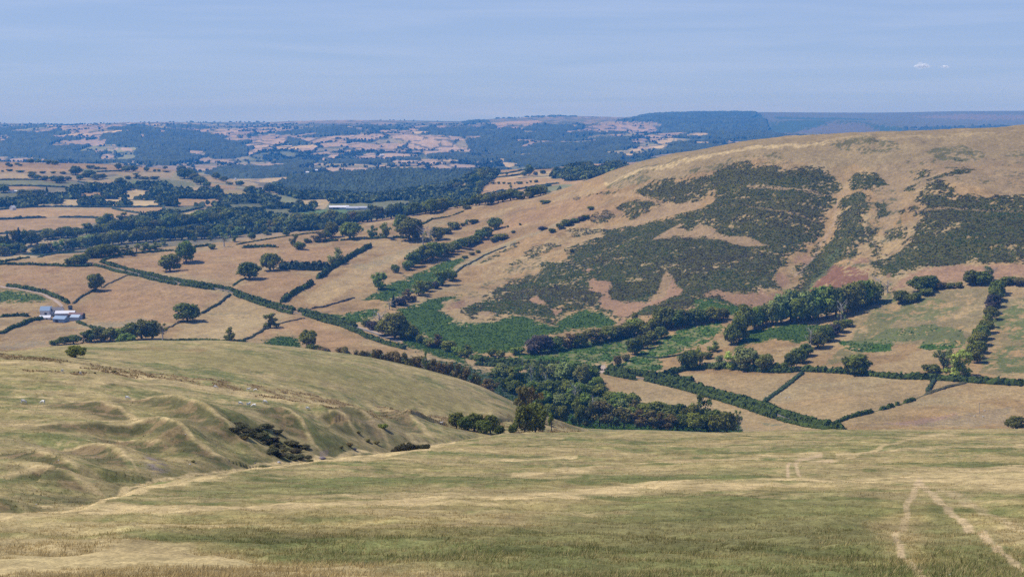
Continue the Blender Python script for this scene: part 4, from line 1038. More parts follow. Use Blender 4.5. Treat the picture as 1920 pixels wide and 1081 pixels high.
# bracken fronds on the green beds
brm = (LV >= 17) & (LV < 23.4) & (UF > -20) & (UF < 1960) & (C[..., 1] > C[..., 0] * 1.25) & (HM < .5)
cr, cc_ = np.nonzero(brm)
n_t = min(16000, len(cr)); pk = rng.integers(0, len(cr), n_t)
ys = np.interp(cr[pk] + rng.uniform(-.6, .6, n_t), np.arange(NR), Y1); xs = np.interp(cc_[pk] + rng.uniform(-.6, .6, n_t), np.arange(NC), A) * ys
cols = np.array((0.054, 0.112, 0.012)) * (0.6 + .8 * fbm(xs / 9, ys / 9, 83, 3))[:, None]
tag(clumps('green_bracken', M_scrub, xs, ys, rng.uniform(.9, 2.0, n_t), rng.uniform(.4, .8, n_t), cols, 84, 5), kind='stuff')

# ------------------------------------------------------------------ woods too far off to count: canopy over the distant hills
def canopy(name, mask, cell, hgt, mat, col, seedn, vr=.35):
    f = FQ[mask]
    if len(f) == 0:
        return
    used = np.zeros(NR * NC, bool); used[f.ravel()] = True
    remap = np.cumsum(used) - 1
    ids = np.nonzero(used)[0]
    x = Xg.ravel()[ids]; y = Yg.ravel()[ids]
    d1, cid, d2 = worley(x / cell, y / cell, seedn)
    # height falls to the ground where the wood ends
    full = np.zeros(NR * NC); cnt = np.zeros(NR * NC)
    np.add.at(full, FQ.reshape(-1, 4), 0.0) if False else None
    mm = np.zeros(NR * NC); np.add.at(mm, f.ravel(), 1)
    inner = mm[ids] >= 4
    z = Zg_abs.ravel()[ids] + np.where(inner, hgt * (.30 + .85 * np.sqrt(np.clip(1 - (d1 * 1.25) ** 2, 0, 1)) * (.5 + .7 * cid)), -1.0)
    c = np.asarray(col)[None] * (1 - vr + 2 * vr * cid)[:, None] * (.75 + .5 * fbm(x / 180, y / 180, seedn + 3, 3))[:, None]
    o = mesh_np(name, np.stack([x, y, z], -1), remap[f], mat, np.clip(c, .01, .5), smooth_=False)
    tag(o, kind='stuff')
wq = WM[:-1, :-1] > .5
con_q = (Yg[:-1, :-1] > 3600) | ((Yg[:-1, :-1] > 3300) & (V0[:-1, :-1] < 366) & (U0[:-1, :-1] < 880) & (U0[:-1, :-1] > 480))
canopy('conifer_plantation', wq & (Lq >= 24) & (Lq < 31.4) & con_q, 10, 11, M_canopy, (0.040, 0.056, 0.026), 95, .55)
canopy('valley_woodland', wq & (Lq >= 24) & (Lq < 31.4) & ~con_q, 13, 9, M_canopy, (0.044, 0.060, 0.026), 90)
canopy('distant_woodland', wq & (Lq >= 31.4) & (Yg[:-1, :-1] < 14500), 26, 13, M_canopy, (0.046, 0.060, 0.032), 91)

# scattered far trees and hedge bushes
def scatter(name, mask, n, wr, hr, col, seedn, quads=6, lift=0):
    cr, cc_ = np.nonzero(mask)
    g_ = np.random.default_rng(seedn)
    pk = g_.integers(0, len(cr), n)
    ys = np.interp(cr[pk] + g_.uniform(-.6, .6, n), np.arange(NR), Y1); xs = np.interp(cc_[pk] + g_.uniform(-.6, .6, n), np.arange(NC), A) * ys
    cols = np.asarray(col)[None] * g_.uniform(.6, 1.5, (n, 1)) * np.array((1, 1, 1))
    return tag(clumps(name, M_scrub, xs, ys, g_.uniform(*wr, n), g_.uniform(*hr, n), cols, seedn, quads, sink=.05, zs=ground_z(xs, ys) + lift), kind='stuff')
vis_b = (UF > -30) & (UF < 1200)
scatter('valley_trees', (WM > .5) & (LV >= 24) & (LV < 29.0) & vis_b & (Yg < 3700), 4600, (8, 16), (6, 10), (0.092, 0.112, 0.032), 92, 10, 3.5)
scatter('far_hedgerow_trees', (WM < .5) & (C.sum(-1) < .2) & (LV >= 31.4) & (Yg < 12500) & (UF < 1400), 4200, (7, 18), (6, 12), (0.052, 0.066, 0.034), 93, 4)

# ------------------------------------------------------------------ trees
def leaf_mat(name, col, vary=.22, tr=.25):
    m = bpy.data.materials.new(name); t, b = nodes(m)
    a = t.nodes.new('ShaderNodeAttribute'); a.attribute_name = 'Col'
    oi = t.nodes.new('ShaderNodeObjectInfo')
    hs = t.nodes.new('ShaderNodeHueSaturation')
    hs.inputs['Color'].default_value = (*col, 1)
    t.links.new(maprange(t, oi.outputs['Random'], 0, 1, .47, .53), hs.inputs['Hue'])
    r2 = t.nodes.new('ShaderNodeMath'); r2.operation = 'FRACT'
    r3 = t.nodes.new('ShaderNodeMath'); r3.operation = 'MULTIPLY'; r3.inputs[1].default_value = 7.77
    t.links.new(oi.outputs['Random'], r3.inputs[0]); t.links.new(r3.outputs[0], r2.inputs[0])
    t.links.new(maprange(t, r2.outputs[0], 0, 1, 1 - vary, 1 + vary), hs.inputs['Value'])
    mm = t.nodes.new('ShaderNodeMix'); mm.data_type = 'RGBA'; mm.blend_type = 'MULTIPLY'; mm.inputs[0].default_value = 1
    t.links.new(hs.outputs[0], mm.inputs[6]); t.links.new(a.outputs['Color'], mm.inputs[7])
    t.links.new(mm.outputs[2], b.inputs['Base Color'])
    if tr:
        trn = t.nodes.new('ShaderNodeBsdfTranslucent'); mxs = t.nodes.new('ShaderNodeMixShader'); mxs.inputs[0].default_value = tr
        t.links.new(mm.outputs[2], trn.inputs['Color'])
        out = [n for n in t.nodes if n.type == 'OUTPUT_MATERIAL'][0]
        t.links.new(b.outputs[0], mxs.inputs[1]); t.links.new(trn.outputs[0], mxs.inputs[2]); t.links.new(mxs.outputs[0], out.inputs['Surface'])
    return m
ML = {'dark': leaf_mat('dark_leaf', (0.170, 0.190, 0.036)), 'mid': leaf_mat('green_leaf', (0.215, 0.255, 0.042)), 'light': leaf_mat('pale_leaf', (0.29, 0.33, 0.10)),
      'bright': leaf_mat('bright_leaf', (0.36, 0.46, 0.085)), 'brown': leaf_mat('brownish_leaf', (0.20, 0.165, 0.055)), 'purple': leaf_mat('purplish_leaf', (0.105, 0.085, 0.072)),
      'gorse': leaf_mat('gorse_leaf', (0.095, 0.088, 0.042), .4), 'conifer': leaf_mat('conifer_leaf', (0.050, 0.078, 0.046))}
M_bark = mat_plain('bark', (0.115, 0.095, 0.072), ((4, .7, 1.3, 4),))
M_pbark = mat_plain('pale_bark', (0.42, 0.39, 0.35), ((3, .75, 1.2, 4),))

def tube(path, radii, sides=5):
    V = []; F = []
    for i, (p, r) in enumerate(zip(path, radii)):
        p = np.array(p)
        d = np.array(path[min(i + 1, len(path) - 1)]) - np.array(path[max(i - 1, 0)])
        d = d / (np.linalg.norm(d) + 1e-9)
        a = np.cross(d, (0.3, 1, 0.1)); a /= np.linalg.norm(a) + 1e-9; b = np.cross(d, a)
        for s in range(sides):
            th = 2 * math.pi * s / sides
            V.append(p + r * (math.cos(th) * a + math.sin(th) * b))
    for i in range(len(path) - 1):
        for s in range(sides):
            s2 = (s + 1) % sides
            F.append((i * sides + s, i * sides + s2, (i + 1) * sides + s2, (i + 1) * sides + s))
    return np.array(V), np.array(F)

def join(parts):
    V = []; F = []; n = 0
    for v, f in parts:
        V.append(v); F.append(f + n); n += len(v)
    return np.concatenate(V), np.concatenate(F)

def branches(g_, trunk_top, n, zr, reach, r0, sub=0, up=.5):
    parts = [tube([(0, 0, -.06), (g_.normal(0, .01), g_.normal(0, .01), trunk_top * .5), (g_.normal(0, .03), g_.normal(0, .03), trunk_top)], [r0 * 1.25, r0 * .85, r0 * .4])]
    for k in range(n):
        z0 = g_.uniform(zr[0], zr[1]); th = g_.uniform(0, 2 * math.pi); L_ = reach * g_.uniform(.6, 1)
        dz = up * g_.uniform(.5, 1.2) * L_
        p0 = np.array((0, 0, z0)); p1 = p0 + (math.cos(th) * L_ * .5, math.sin(th) * L_ * .5, dz * .6); p2 = p0 + (math.cos(th + .3) * L_, math.sin(th + .3) * L_, dz)
        rb = r0 * .45
        parts.append(tube([p0, p1, p2], [rb, rb * .6, rb * .2], 4))
        for s in range(sub):
            th2 = th + g_.uniform(-1.2, 1.2); q0 = p1 + (p2 - p1) * g_.uniform(0, .8)
            q1 = q0 + np.array((math.cos(th2), math.sin(th2), g_.uniform(.3, 1.3))) * L_ * .4
            parts.append(tube([q0, q1], [rb * .4, rb * .12], 3))
    return join(parts)

def crown(g_, blobs, nleaf, ls, flat=1.0, jitter=.5):
    ph = (1 + 5 ** .5) / 2
    iv = np.array([(-1, ph, 0), (1, ph, 0), (-1, -ph, 0), (1, -ph, 0), (0, -1, ph), (0, 1, ph), (0, -1, -ph), (0, 1, -ph), (ph, 0, -1), (ph, 0, 1), (-ph, 0, -1), (-ph, 0, 1)]) / 1.902
    jf = np.array([(0, 11, 5), (0, 5, 1), (0, 1, 7), (0, 7, 10), (0, 10, 11), (1, 5, 9), (5, 11, 4), (11, 10, 2), (10, 7, 6), (7, 1, 8), (3, 9, 4), (3, 4, 2), (3, 2, 6), (3, 6, 8), (3, 8, 9), (4, 9, 5), (2, 4, 11), (6, 2, 10), (8, 6, 7), (9, 8, 1)])
    V = []; T3 = []; n = 0; cols = []
    for (c, r, dense) in blobs:
        if dense:
            v = iv * g_.uniform(.6, .82, (12, 1)) * r + c
            V.append(v); T3.append(jf + n); n += 12; cols.append(np.full((12, 3), .75))
    tot = sum((b[1][0] * b[1][2]) for b in blobs)
    Q = []; qc = []
    for (c, r, dense) in blobs:
        k = max(6, int(nleaf * r[0] * r[2] / tot))
        d = g_.normal(0, 1, (k, 3)); d /= np.linalg.norm(d, axis=1, keepdims=True)
        rad = g_.uniform(.72, 1.1, (k, 1)) if dense else g_.uniform(.3, 1.1, (k, 1))
        cen = d * rad * r + c
        nn2 = d + g_.normal(0, jitter, d.shape) + (0, 0, .25); nn2 /= np.linalg.norm(nn2, axis=1, keepdims=True)
        t1 = np.cross(nn2, g_.normal(0, 1, d.shape)); t1 /= np.linalg.norm(t1, axis=1, keepdims=True) + 1e-9
        t2 = np.cross(nn2, t1)
        s = ls * g_.uniform(.55, 1.3, (k, 1))
        Q.append(np.stack([cen - t1 * s - t2 * s * .5, cen + t1 * s * .8 - t2 * s * .7, cen + t1 * s * .9 + t2 * s * .6, cen - t1 * s * .4 + t2 * s], 1).reshape(-1, 3))
        qc.append(np.repeat(g_.uniform(.65, 1.35, (k, 1)) * g_.uniform(.85, 1.15), 4, 0) * np.ones((1, 3)))
    Qv = np.concatenate(Q); QF = np.arange(len(Qv)).reshape(-1, 4) + n
    return np.concatenate(V + [Qv]), ([np.concatenate(T3), QF] if T3 else [QF]), np.clip(np.concatenate(cols + qc), 0, 2)

def R3(a, b=None, c=None):
    return np.array((a, b if b is not None else a, c if c is not None else a))

def make_kind(kind, seed):
    g_ = np.random.default_rng(seed); bl = []
    tr = None; mat = 'mid'; bark = M_bark
    if kind == 'oak':
        bl.append((np.array((0, 0, .50)), R3(.37, .37, .37), True))
        for k in range(17):
            th = g_.uniform(0, 6.283); e = g_.uniform(-.75, 1.25); rr_ = g_.uniform(.12, .21)
            bl.append((np.array((math.cos(th) * math.cos(e) * .33, math.sin(th) * math.cos(e) * .33, .48 + math.sin(e) * .35)), R3(rr_, rr_, rr_ * .9), True))
        V, F, cl = crown(g_, bl, 1700, .038)
        tr = branches(g_, .5, 5, (.12, .4), .3, .035)
    elif kind == 'ash':
        for k in range(17):
            th = g_.uniform(0, 6.283); rad = g_.uniform(.05, .36); z = g_.uniform(.16, .88); rr_ = g_.uniform(.11, .18)
            rad *= 1.2 - .8 * abs(z - .45)
            bl.append((np.array((math.cos(th) * rad, math.sin(th) * rad, z)), R3(rr_, rr_, rr_ * .85), k % 3 == 0))
        V, F, cl = crown(g_, bl, 1300, .034)
        tr = branches(g_, .75, 9, (.18, .6), .33, .028, 2)
    elif kind == 'sparse':
        for k in range(10):
            th = g_.uniform(0, 6.283); rad = g_.uniform(.1, .36); z = g_.uniform(.40, .9); rr_ = g_.uniform(.09, .14)
            bl.append((np.array((math.cos(th) * rad, math.sin(th) * rad, z)), R3(rr_, rr_, rr_ * .7), False))
        V, F, cl = crown(g_, bl, 430, .034)
        tr = branches(g_, .8, 10, (.2, .65), .36, .034, 2)
    elif kind == 'alder':
        for k in range(13):
            z = g_.uniform(.18, .90); th = g_.uniform(0, 6.283); rad = .25 * (1.1 - z) + .06; rr_ = g_.uniform(.12, .19)
            bl.append((np.array((math.cos(th) * rad, math.sin(th) * rad, z)), R3(rr_, rr_, rr_ * .8), k % 2 == 0))
        V, F, cl = crown(g_, bl, 1000, .036)
        tr = branches(g_, .8, 8, (.15, .6), .25, .026, 1)
    elif kind == 'bush':
        bl.append((np.array((0, 0, .40)), R3(.38, .38, .40), True))
        for k in range(7):
            th = g_.uniform(0, 6.283); rr_ = g_.uniform(.16, .26)
            bl.append((np.array((math.cos(th) * .27, math.sin(th) * .27, g_.uniform(.25, .68))), R3(rr_, rr_, rr_), True))
        V, F, cl = crown(g_, bl, 750, .055)
        tr = branches(g_, .3, 4, (.02, .2), .25, .03)
    elif kind == 'conifer':
        for k in range(9):
            z = .12 + .09 * k; r_ = .40 * (1 - k / 9.5)
            bl.append((np.array((g_.normal(0, .02), g_.normal(0, .02), z)), R3(r_, r_, .11), True))
        V, F, cl = crown(g_, bl, 900, .040)
        tr = branches(g_, .9, 0, (0, 1), 0, .03)
    elif kind == 'dead':
        tr = branches(g_, .85, 15, (.2, .8), .40, .034, 4, .8)
        for k in range(4):
            th = g_.uniform(0, 6.283); rad = g_.uniform(.1, .3)
            bl.append((np.array((math.cos(th) * rad, math.sin(th) * rad, g_.uniform(.3, .7))), R3(.10), False))
        V, F, cl = crown(g_, bl, 110, .03)
    return (V, F, cl), tr

PROTO = {}
VARS = {'oak': 4, 'ash': 3, 'sparse': 2, 'alder': 3, 'bush': 3, 'conifer': 2, 'dead': 3}
for kd, nvar in VARS.items():
    PROTO[kd] = []
    for vv_ in range(nvar):
        (V, F, cl), tr = make_kind(kd, 100 + 17 * vv_ + len(kd))
        me_c = mesh_np('crown', V, F, ML['mid'], cl, smooth_=False, link=False)
        me_t = mesh_np('trunk', tr[0], tr[1], M_bark, smooth_=True, link=False)
        PROTO[kd].append((me_c, me_t))
KNAME = {'oak': 'broadleaf_tree', 'ash': 'ash_tree', 'sparse': 'thin_tree', 'alder': 'alder_tree', 'bush': 'bush', 'conifer': 'conifer_tree', 'dead': 'dead_tree'}
CATN = {'bush': 'bush'}
MESHC = {}
def mesh_of(kd, var, mat, part):  # the shared mesh of a kind with the leaf or bark of this tree
    key = (kd, var, mat.name, part)
    if key not in MESHC:
        me = PROTO[kd][var][part].data.copy()
        me.materials.clear(); me.materials.append(mat)
        MESHC[key] = me
    return MESHC[key]

ORD = ['first', 'second', 'third', 'fourth', 'fifth', 'sixth', 'seventh', 'eighth', 'ninth', 'tenth', 'eleventh', 'twelfth', 'thirteenth', 'fourteenth', 'fifteenth', 'sixteenth', 'seventeenth', 'eighteenth', 'nineteenth', 'twentieth']
TENS = {2: 'twenty', 3: 'thirty', 4: 'forty', 5: 'fifty'}
def ordw(i):
    if i < 20: return ORD[i]
    n = i + 1
    if n % 10 == 0: return TENS[n // 10][:-1] + 'ieth'
    return TENS[n // 10] + '-' + ORD[n % 10 - 1]

DESC = {('oak', 'dark'): 'dark rounded', ('oak', 'mid'): 'green rounded', ('oak', 'light'): 'pale green rounded', ('oak', 'bright'): 'bright yellow-green', ('oak', 'brown'): 'brownish rounded',
        ('ash', 'mid'): 'loose green', ('ash', 'light'): 'pale loose', ('ash', 'dark'): 'dark loose', ('ash', 'bright'): 'bright green', ('alder', 'brown'): 'brownish upright', ('alder', 'dark'): 'dark upright', ('alder', 'mid'): 'green upright',
        ('sparse', 'light'): 'thin grey-green', ('sparse', 'mid'): 'thin see-through', ('bush', 'dark'): 'dark rounded', ('bush', 'mid'): 'green rounded', ('bush', 'purple'): 'purplish brown', ('bush', 'gorse'): 'blackish green gorse', ('bush', 'light'): 'pale',
        ('conifer', 'conifer'): 'dark pointed', ('dead', 'light'): 'bare grey', ('bush', 'brown'): 'brownish', ('oak', 'purple'): 'purplish brown', ('ash', 'brown'): 'brownish loose'}
tcount = 0
def put_tree(u, v, wpx, hpx, kd, leaf, ymin, ymax, label, group):
    """a tree standing where the photo ray meets the ground, its real size from that distance"""
    global tcount
    x, y, z = at(u, v, ymin, ymax)
    W = wpx * y / FPX * (1.22 if kd != 'bush' else 1.1); H = hpx * y / FPX * 1.05
    if kd != 'bush':
        H = max(H, W * .55)
    var = tcount % VARS[kd]
    g_ = np.random.default_rng(1000 + tcount); tcount += 1
    e = bpy.data.objects.new(KNAME[kd], None); COL.objects.link(e)
    e.empty_display_size = .1
    e.location = (x, y, z - .02 * H); e.scale = (W, W, H)
    e.rotation_euler = (0, 0, g_.uniform(0, 6.283))
    tag(e, label, CATN.get(kd, 'tree'), group)
    mc = mesh_of(kd, var, ML[leaf], 0)
    mt = mesh_of(kd, var, M_pbark if (kd in ('dead', 'sparse') and leaf == 'light') else M_bark, 1)
    for nm, me in (('crown', mc), ('trunk', mt)):
        if kd == 'dead' and nm == 'crown':
            nm = 'foliage'
        if kd == 'bush' and nm == 'trunk':
            nm = 'stem'
        o = bpy.data.objects.new(nm, me); COL.objects.link(o); o.parent = e
    return e

KEY = {'o': ('oak', 'dark'), 'O': ('oak', 'mid'), 'L': ('oak', 'light'), 'Y': ('ash', 'bright'), 'a': ('ash', 'mid'), 'A': ('ash', 'light'), 'd': ('ash', 'dark'), 's': ('sparse', 'light'), 'S': ('sparse', 'mid'),
       'n': ('alder', 'brown'), 'N': ('alder', 'dark'), 'b': ('bush', 'dark'), 'B': ('bush', 'mid'), 'p': ('bush', 'purple'), 'g': ('bush', 'gorse'), 'c': ('conifer', 'conifer'), 'x': ('dead', 'light'), 'w': ('ash', 'brown'), 'P': ('oak', 'purple'), 'm': ('alder', 'mid'), 'k': ('bush', 'brown')}

def cluster(place, group, items, ymin=800, ymax=2400):
    """items (u, v_base, w, h, key) in photo pixels; the label counts from the left inside the cluster"""
    items = sorted(items, key=lambda q: q[0])
    for i, (u, v, w_, h_, k) in enumerate(items):
        kd, leaf = KEY[k]
        noun = 'bush' if kd == 'bush' else 'tree'
        lab = f"{DESC[(kd, leaf)]} {noun}, {ordw(i)} from left {place}" if len(items) > 1 else f"{DESC[(kd, leaf)]} {noun} {place}"
        put_tree(u, v, w_, h_, kd, leaf, ymin, ymax, lab, group if len(items) > 1 else None)

def row(p0, p1, n, w_, h_, keys, seed, jit=2.0):
    g_ = np.random.default_rng(seed); out = []
    P = [p0] + (p1 if isinstance(p1, list) else [p1])
    L_ = [0]
    for a, b in zip(P[:-1], P[1:]): L_.append(L_[-1] + math.hypot(b[0] - a[0], b[1] - a[1]))
    for k in range(n):
        q = L_[-1] * (k + g_.uniform(.2, .8)) / n
        u = float(np.interp(q, L_, [p[0] for p in P])); v = float(np.interp(q, L_, [p[1] for p in P]))
        s = g_.uniform(.75, 1.25)
        out.append((u, v + g_.uniform(-.5, .5) * jit, w_ * s, h_ * s * g_.uniform(.85, 1.15), keys[g_.integers(0, len(keys))]))
    return out

# lone trees, each with its own label
for it, lab in (((180, 544, 31, 34, 'o'), 'dark rounded oak alone on the boundary of two dry fields, above the white farm'),
                ((351, 602, 46, 37, 'o'), 'broad dark dome-shaped oak alone in the pale field right of the farm'),
                ((507, 614, 34, 28, 'd'), 'open-crowned dark tree on the thin field boundary below the hedged lane'),
                ((433, 641, 26, 30, 'd'), 'dark ragged tree standing just above the crest of the round hill'),
                ((578, 651, 32, 36, 'O'), 'green rounded tree beside the bracken patch above the brownish row'),
                ((319, 508, 38, 34, 'o'), 'dark broad oak, lower left of the pair by the sloping field'),
                ((349, 492, 36, 43, 'O'), 'tall green oak, upper right of the pair in the sloping field'),
                ((467, 522, 40, 33, 'o'), 'dark broad oak at the left end of the bushy field boundary'),
                ((507, 507, 36, 35, 'o'), 'tall dark oak beside the bushy hedge in the middle of the dry fields'),
                ((633, 494, 31, 32, 'A'), 'pale loose tree at the top of the diagonal hedge'),
                ((710, 542, 32, 36, 'a'), 'green tree at the lower left edge of the bracken strip'),
                ((741, 511, 16, 19, 'b'), 'small dark round bush above the bracken strip'),
                ((305, 640, 28, 36, 's'), 'thin grey tree with a bare trunk at the right end of the copse'),
                ((1607, 701, 50, 41, 'o'), 'dark spreading tree standing in the long hedge below the patchy slope'),
                ((1797, 706, 54, 52, 'Y'), 'bright yellow-green tree in the long hedge at the right'),
                ((1746, 698, 38, 20, 'b'), 'dark low bush left of the bright yellow-green tree'),
                ((1769, 690, 34, 42, 'A'), 'pale grey-green tree just behind the bright yellow-green one'),
                ((1292, 692, 36, 40, 'o'), 'very dark rounded tree standing alone left of the pale green trees'),
                ((1905, 806, 38, 28, 'o'), 'dark round tree cut by the right edge above the near slope'),
                ((1190, 599, 15, 16, 'b'), 'small dark bush on the reddish clearing above the wooded strip'),
                ((1072, 472, 9, 7, 'b'), 'tiny dark bush on the pale spur')):
    u, v, w_, h_, k = it
    kd, leaf = KEY[k]
    put_tree(u, v, w_, h_, kd, leaf, 800, 2300, lab, None)
put_tree(142, 669, 35, 23, 'oak', 'dark', 300, 760, 'lone dark hawthorn tree with a short trunk on the near round hill', None)

cluster('in the copse below the farm', 'trees of the copse below the farm',
        [(104, 647, 22, 12, 'b'), (120, 645, 24, 16, 'o'), (138, 644, 26, 18, 'o'), (156, 642, 28, 22, 'N'), (172, 641, 30, 26, 'o'), (190, 640, 30, 28, 'o'), (207, 639, 32, 27, 'o'), (228, 638, 34, 26, 'O'), (248, 637, 34, 34, 'o'), (266, 636, 36, 40, 'o'), (285, 635, 34, 38, 'o'), (236, 645, 34, 22, 'O')], 1000, 1500)
cluster('beside the hedge junction above the farm', 'bushes above the farm', [(135, 497, 26, 16, 'b'), (150, 495, 30, 20, 'o'), (158, 492, 20, 18, 'o')])
cluster('in the clump right of the hedge junction', 'trees right of the hedge junction', [(174, 482, 30, 18, 'o'), (190, 481, 30, 24, 'o'), (206, 480, 28, 24, 'o')])
cluster('in the lower tree line at the upper left', 'lower tree line at the upper left',
        [(66, 475, 18, 12, 'o'), (80, 474, 26, 19, 'o'), (95, 472, 24, 18, 'w'), (107, 471, 26, 22, 'a'), (122, 469, 26, 22, 'A'), (137, 467, 24, 22, 'O'), (150, 466, 26, 26, 'A'), (164, 465, 28, 26, 'A'), (180, 463, 28, 28, 'o'), (196, 462, 26, 26, 'o'), (212, 459, 26, 28, 'O'), (228, 457, 28, 26, 'o'), (244, 456, 26, 28, 'A'), (258, 455, 30, 28, 'o'), (274, 454, 32, 30, 'o'), (288, 453, 26, 24, 'o')])
cluster('of the row behind the two field oaks', 'thin row behind the field oaks', [(222, 476, 24, 16, 'A'), (240, 475, 24, 18, 'a'), (256, 472, 24, 16, 'S'), (272, 470, 24, 16, 'a'), (290, 467, 22, 14, 'a')])
cluster('near the left edge below the dark clump', 'small trees at the left edge', [(27, 477, 14, 12, 'b'), (45, 475, 13, 16, 'o'), (5, 480, 24, 20, 'o')])
cluster('in the dark clump at far left', 'trees of the dark clump at the far left', [(3, 470, 26, 30, 'o'), (14, 469, 24, 32, 'c'), (25, 467, 24, 38, 'N'), (36, 465, 22, 40, 'c'), (47, 463, 24, 34, 'N'), (58, 460, 26, 28, 'o'), (70, 457, 20, 20, 'o'), (30, 473, 30, 20, 'o'), (10, 476, 28, 20, 'a')], 1700, 2600)
cluster('in the lower wooded bank', 'trees of the lower wooded bank', row((82, 449), [(130, 446), (200, 438), (248, 431)], 14, 24, 20, 'ooOoNo', 5), 2000, 2700)
cluster('in the upper wooded bank at the left', 'trees of the upper wooded bank', row((185, 426), [(250, 421), (262, 432), (330, 424), (410, 415), (450, 410)], 22, 26, 22, 'ooOowN', 6, 5), 2100, 2850)
cluster('in the dark band behind the strip fields', 'trees of the dark band', row((300, 449), [(360, 445), (450, 438)], 13, 30, 25, 'ooON', 7, 4), 1850, 2400)
cluster('in the pale strip fields', 'small trees in the strip fields', [(307, 462, 16, 16, 'a'), (365, 453, 11, 11, 'o'), (395, 451, 11, 10, 'o'), (420, 462, 26, 26, 's'), (440, 453, 13, 14, 'a'), (472, 449, 15, 15, 'o'), (501, 441, 15, 10, 'a'), (537, 442, 14, 12, 'o'), (398, 467, 14, 12, 'b')])
cluster('in the long tree belt', 'trees of the long belt above the middle fields', row((455, 437), [(528, 432), (606, 424), (650, 421), (700, 414), (750, 406), (800, 399), (845, 393)], 36, 27, 25, 'oooOONwo', 8, 4), 1950, 2600)
cluster('at the far end of the belt', 'trees at the far end of the belt', row((850, 391), [(900, 385), (945, 379), (990, 371), (1018, 366)], 15, 22, 18, 'ooNo', 9, 3), 2000, 2700)
cluster('on the broken upper middle hedge', 'trees on the broken hedge',
        [(552, 460, 18, 22, 'd'), (561, 466, 24, 16, 'b'), (598, 453, 26, 20, 'w'), (610, 449, 22, 18, 'o'), (622, 444, 26, 30, 'o'), (657, 448, 38, 34, 'O'), (697, 446, 20, 25, 'a'), (723, 445, 28, 30, 'a'), (752, 432, 28, 32, 'O'), (768, 451, 50, 46, 'o'), (793, 462, 30, 38, 'x'), (806, 452, 22, 26, 'x'), (822, 450, 28, 26, 'o'), (575, 455, 12, 10, 'b')])
cluster('along the upper hedge of the bare spur', 'bushes along the spur hedge', [(838, 438, 22, 14, 'b'), (851, 430, 24, 18, 'b'), (868, 424, 10, 8, 'b'), (875, 421, 9, 10, 'a'), (888, 419, 18, 10, 'b'), (833, 392, 12, 14, 'a'), (875, 392, 18, 10, 'b')])
cluster('in the dark hedge climbing the spur', 'trees of the dark hedge climbing the spur',
        [(764, 506, 22, 22, 'b'), (775, 500, 26, 30, 'o'), (786, 494, 26, 30, 'o'), (798, 490, 34, 34, 'O'), (812, 486, 34, 34, 'O'), (826, 481, 32, 28, 'O'), (840, 476, 28, 22, 'o'), (852, 471, 26, 20, 'o'), (864, 466, 26, 20, 'o'), (877, 461, 24, 18, 'o'), (890, 456, 24, 16, 'o'), (902, 449, 24, 20, 'o'), (914, 442, 22, 18, 'o'), (928, 430, 26, 24, 'o')])
cluster('scattered on the spur below the climbing hedge', 'gorse bushes on the spur',
        [(940, 448, 26, 13, 'b'), (926, 453, 16, 10, 'b'), (962, 436, 9, 5, 'b'), (1018, 432, 20, 10, 'p'), (1035, 436, 14, 10, 'b'), (1050, 428, 18, 12, 'b'), (1062, 423, 26, 14, 'b'), (1077, 418, 18, 11, 'b'), (1090, 413, 16, 10, 'p'), (1098, 410, 14, 9, 'b'), (1022, 381, 20, 7, 'b'), (1108, 393, 14, 8, 'b'), (975, 422, 5, 5, 'b'), (952, 426, 5, 5, 'b'), (885, 478, 12, 7, 'k'), (897, 474, 10, 7, 'b'), (872, 484, 12, 6, 'b')])
cluster('between the two bracken slopes above the lane', 'trees between the bracken slopes',
        [(738, 576, 12, 26, 'c'), (730, 580, 22, 16, 'x'), (752, 572, 26, 18, 'p'), (765, 565, 28, 26, 'w'), (785, 553, 30, 32, 'a'), (800, 546, 24, 20, 'o'), (830, 535, 38, 38, 'a'), (846, 526, 22, 20, 'o'), (815, 540, 22, 16, 'p')])
cluster('in the dark group where the lane bends', 'trees where the lane bends', [(686, 611, 20, 18, 'b'), (712, 616, 36, 36, 'x'), (700, 618, 26, 20, 'p'), (740, 634, 52, 52, 'o'), (764, 637, 34, 32, 'o'), (775, 634, 22, 24, 'o'), (722, 628, 34, 28, 'o')], 1000, 1700)
cluster('along the stream below the big bracken slope', 'trees along the stream', [(788, 643, 18, 20, 'b'), (806, 650, 26, 18, 'B'), (820, 652, 32, 28, 'w'), (842, 658, 30, 22, 'O'), (858, 664, 24, 18, 'B'), (876, 670, 30, 26, 'a'), (896, 676, 22, 14, 'B')], 950, 1600)
cluster('between the green slope and the lane hedge', 'bushes above the lane hedge', [(922, 667, 17, 18, 'b'), (940, 669, 19, 17, 'b'), (970, 664, 28, 17, 'B')])
cluster('of the brownish row behind the round hill', 'brownish row behind the round hill',
        [(588, 664, 30, 24, 'b'), (606, 667, 26, 20, 'k'), (638, 682, 28, 34, 'n'), (652, 686, 30, 38, 'n'), (667, 690, 28, 36, 'w'), (684, 694, 30, 40, 'n'), (700, 700, 30, 46, 'n'), (716, 704, 32, 50, 'n'), (732, 709, 30, 50, 'n'), (748, 713, 32, 52, 'n'), (764, 717, 32, 54, 'n'), (780, 721, 32, 52, 'n'), (796, 726, 32, 54, 'n'), (812, 731, 32, 52, 'n'), (828, 735, 32, 50, 'n'), (844, 740, 34, 52, 'n'), (860, 744, 34, 54, 'w'), (876, 750, 34, 54, 'n'), (892, 752, 30, 48, 'n'), (912, 748, 32, 40, 'n')], 830, 1100)
put_tree(796, 726, 18, 60, 'sparse', 'light', 800, 1000, 'slender tree with a bare white trunk in front of the brownish row', None)

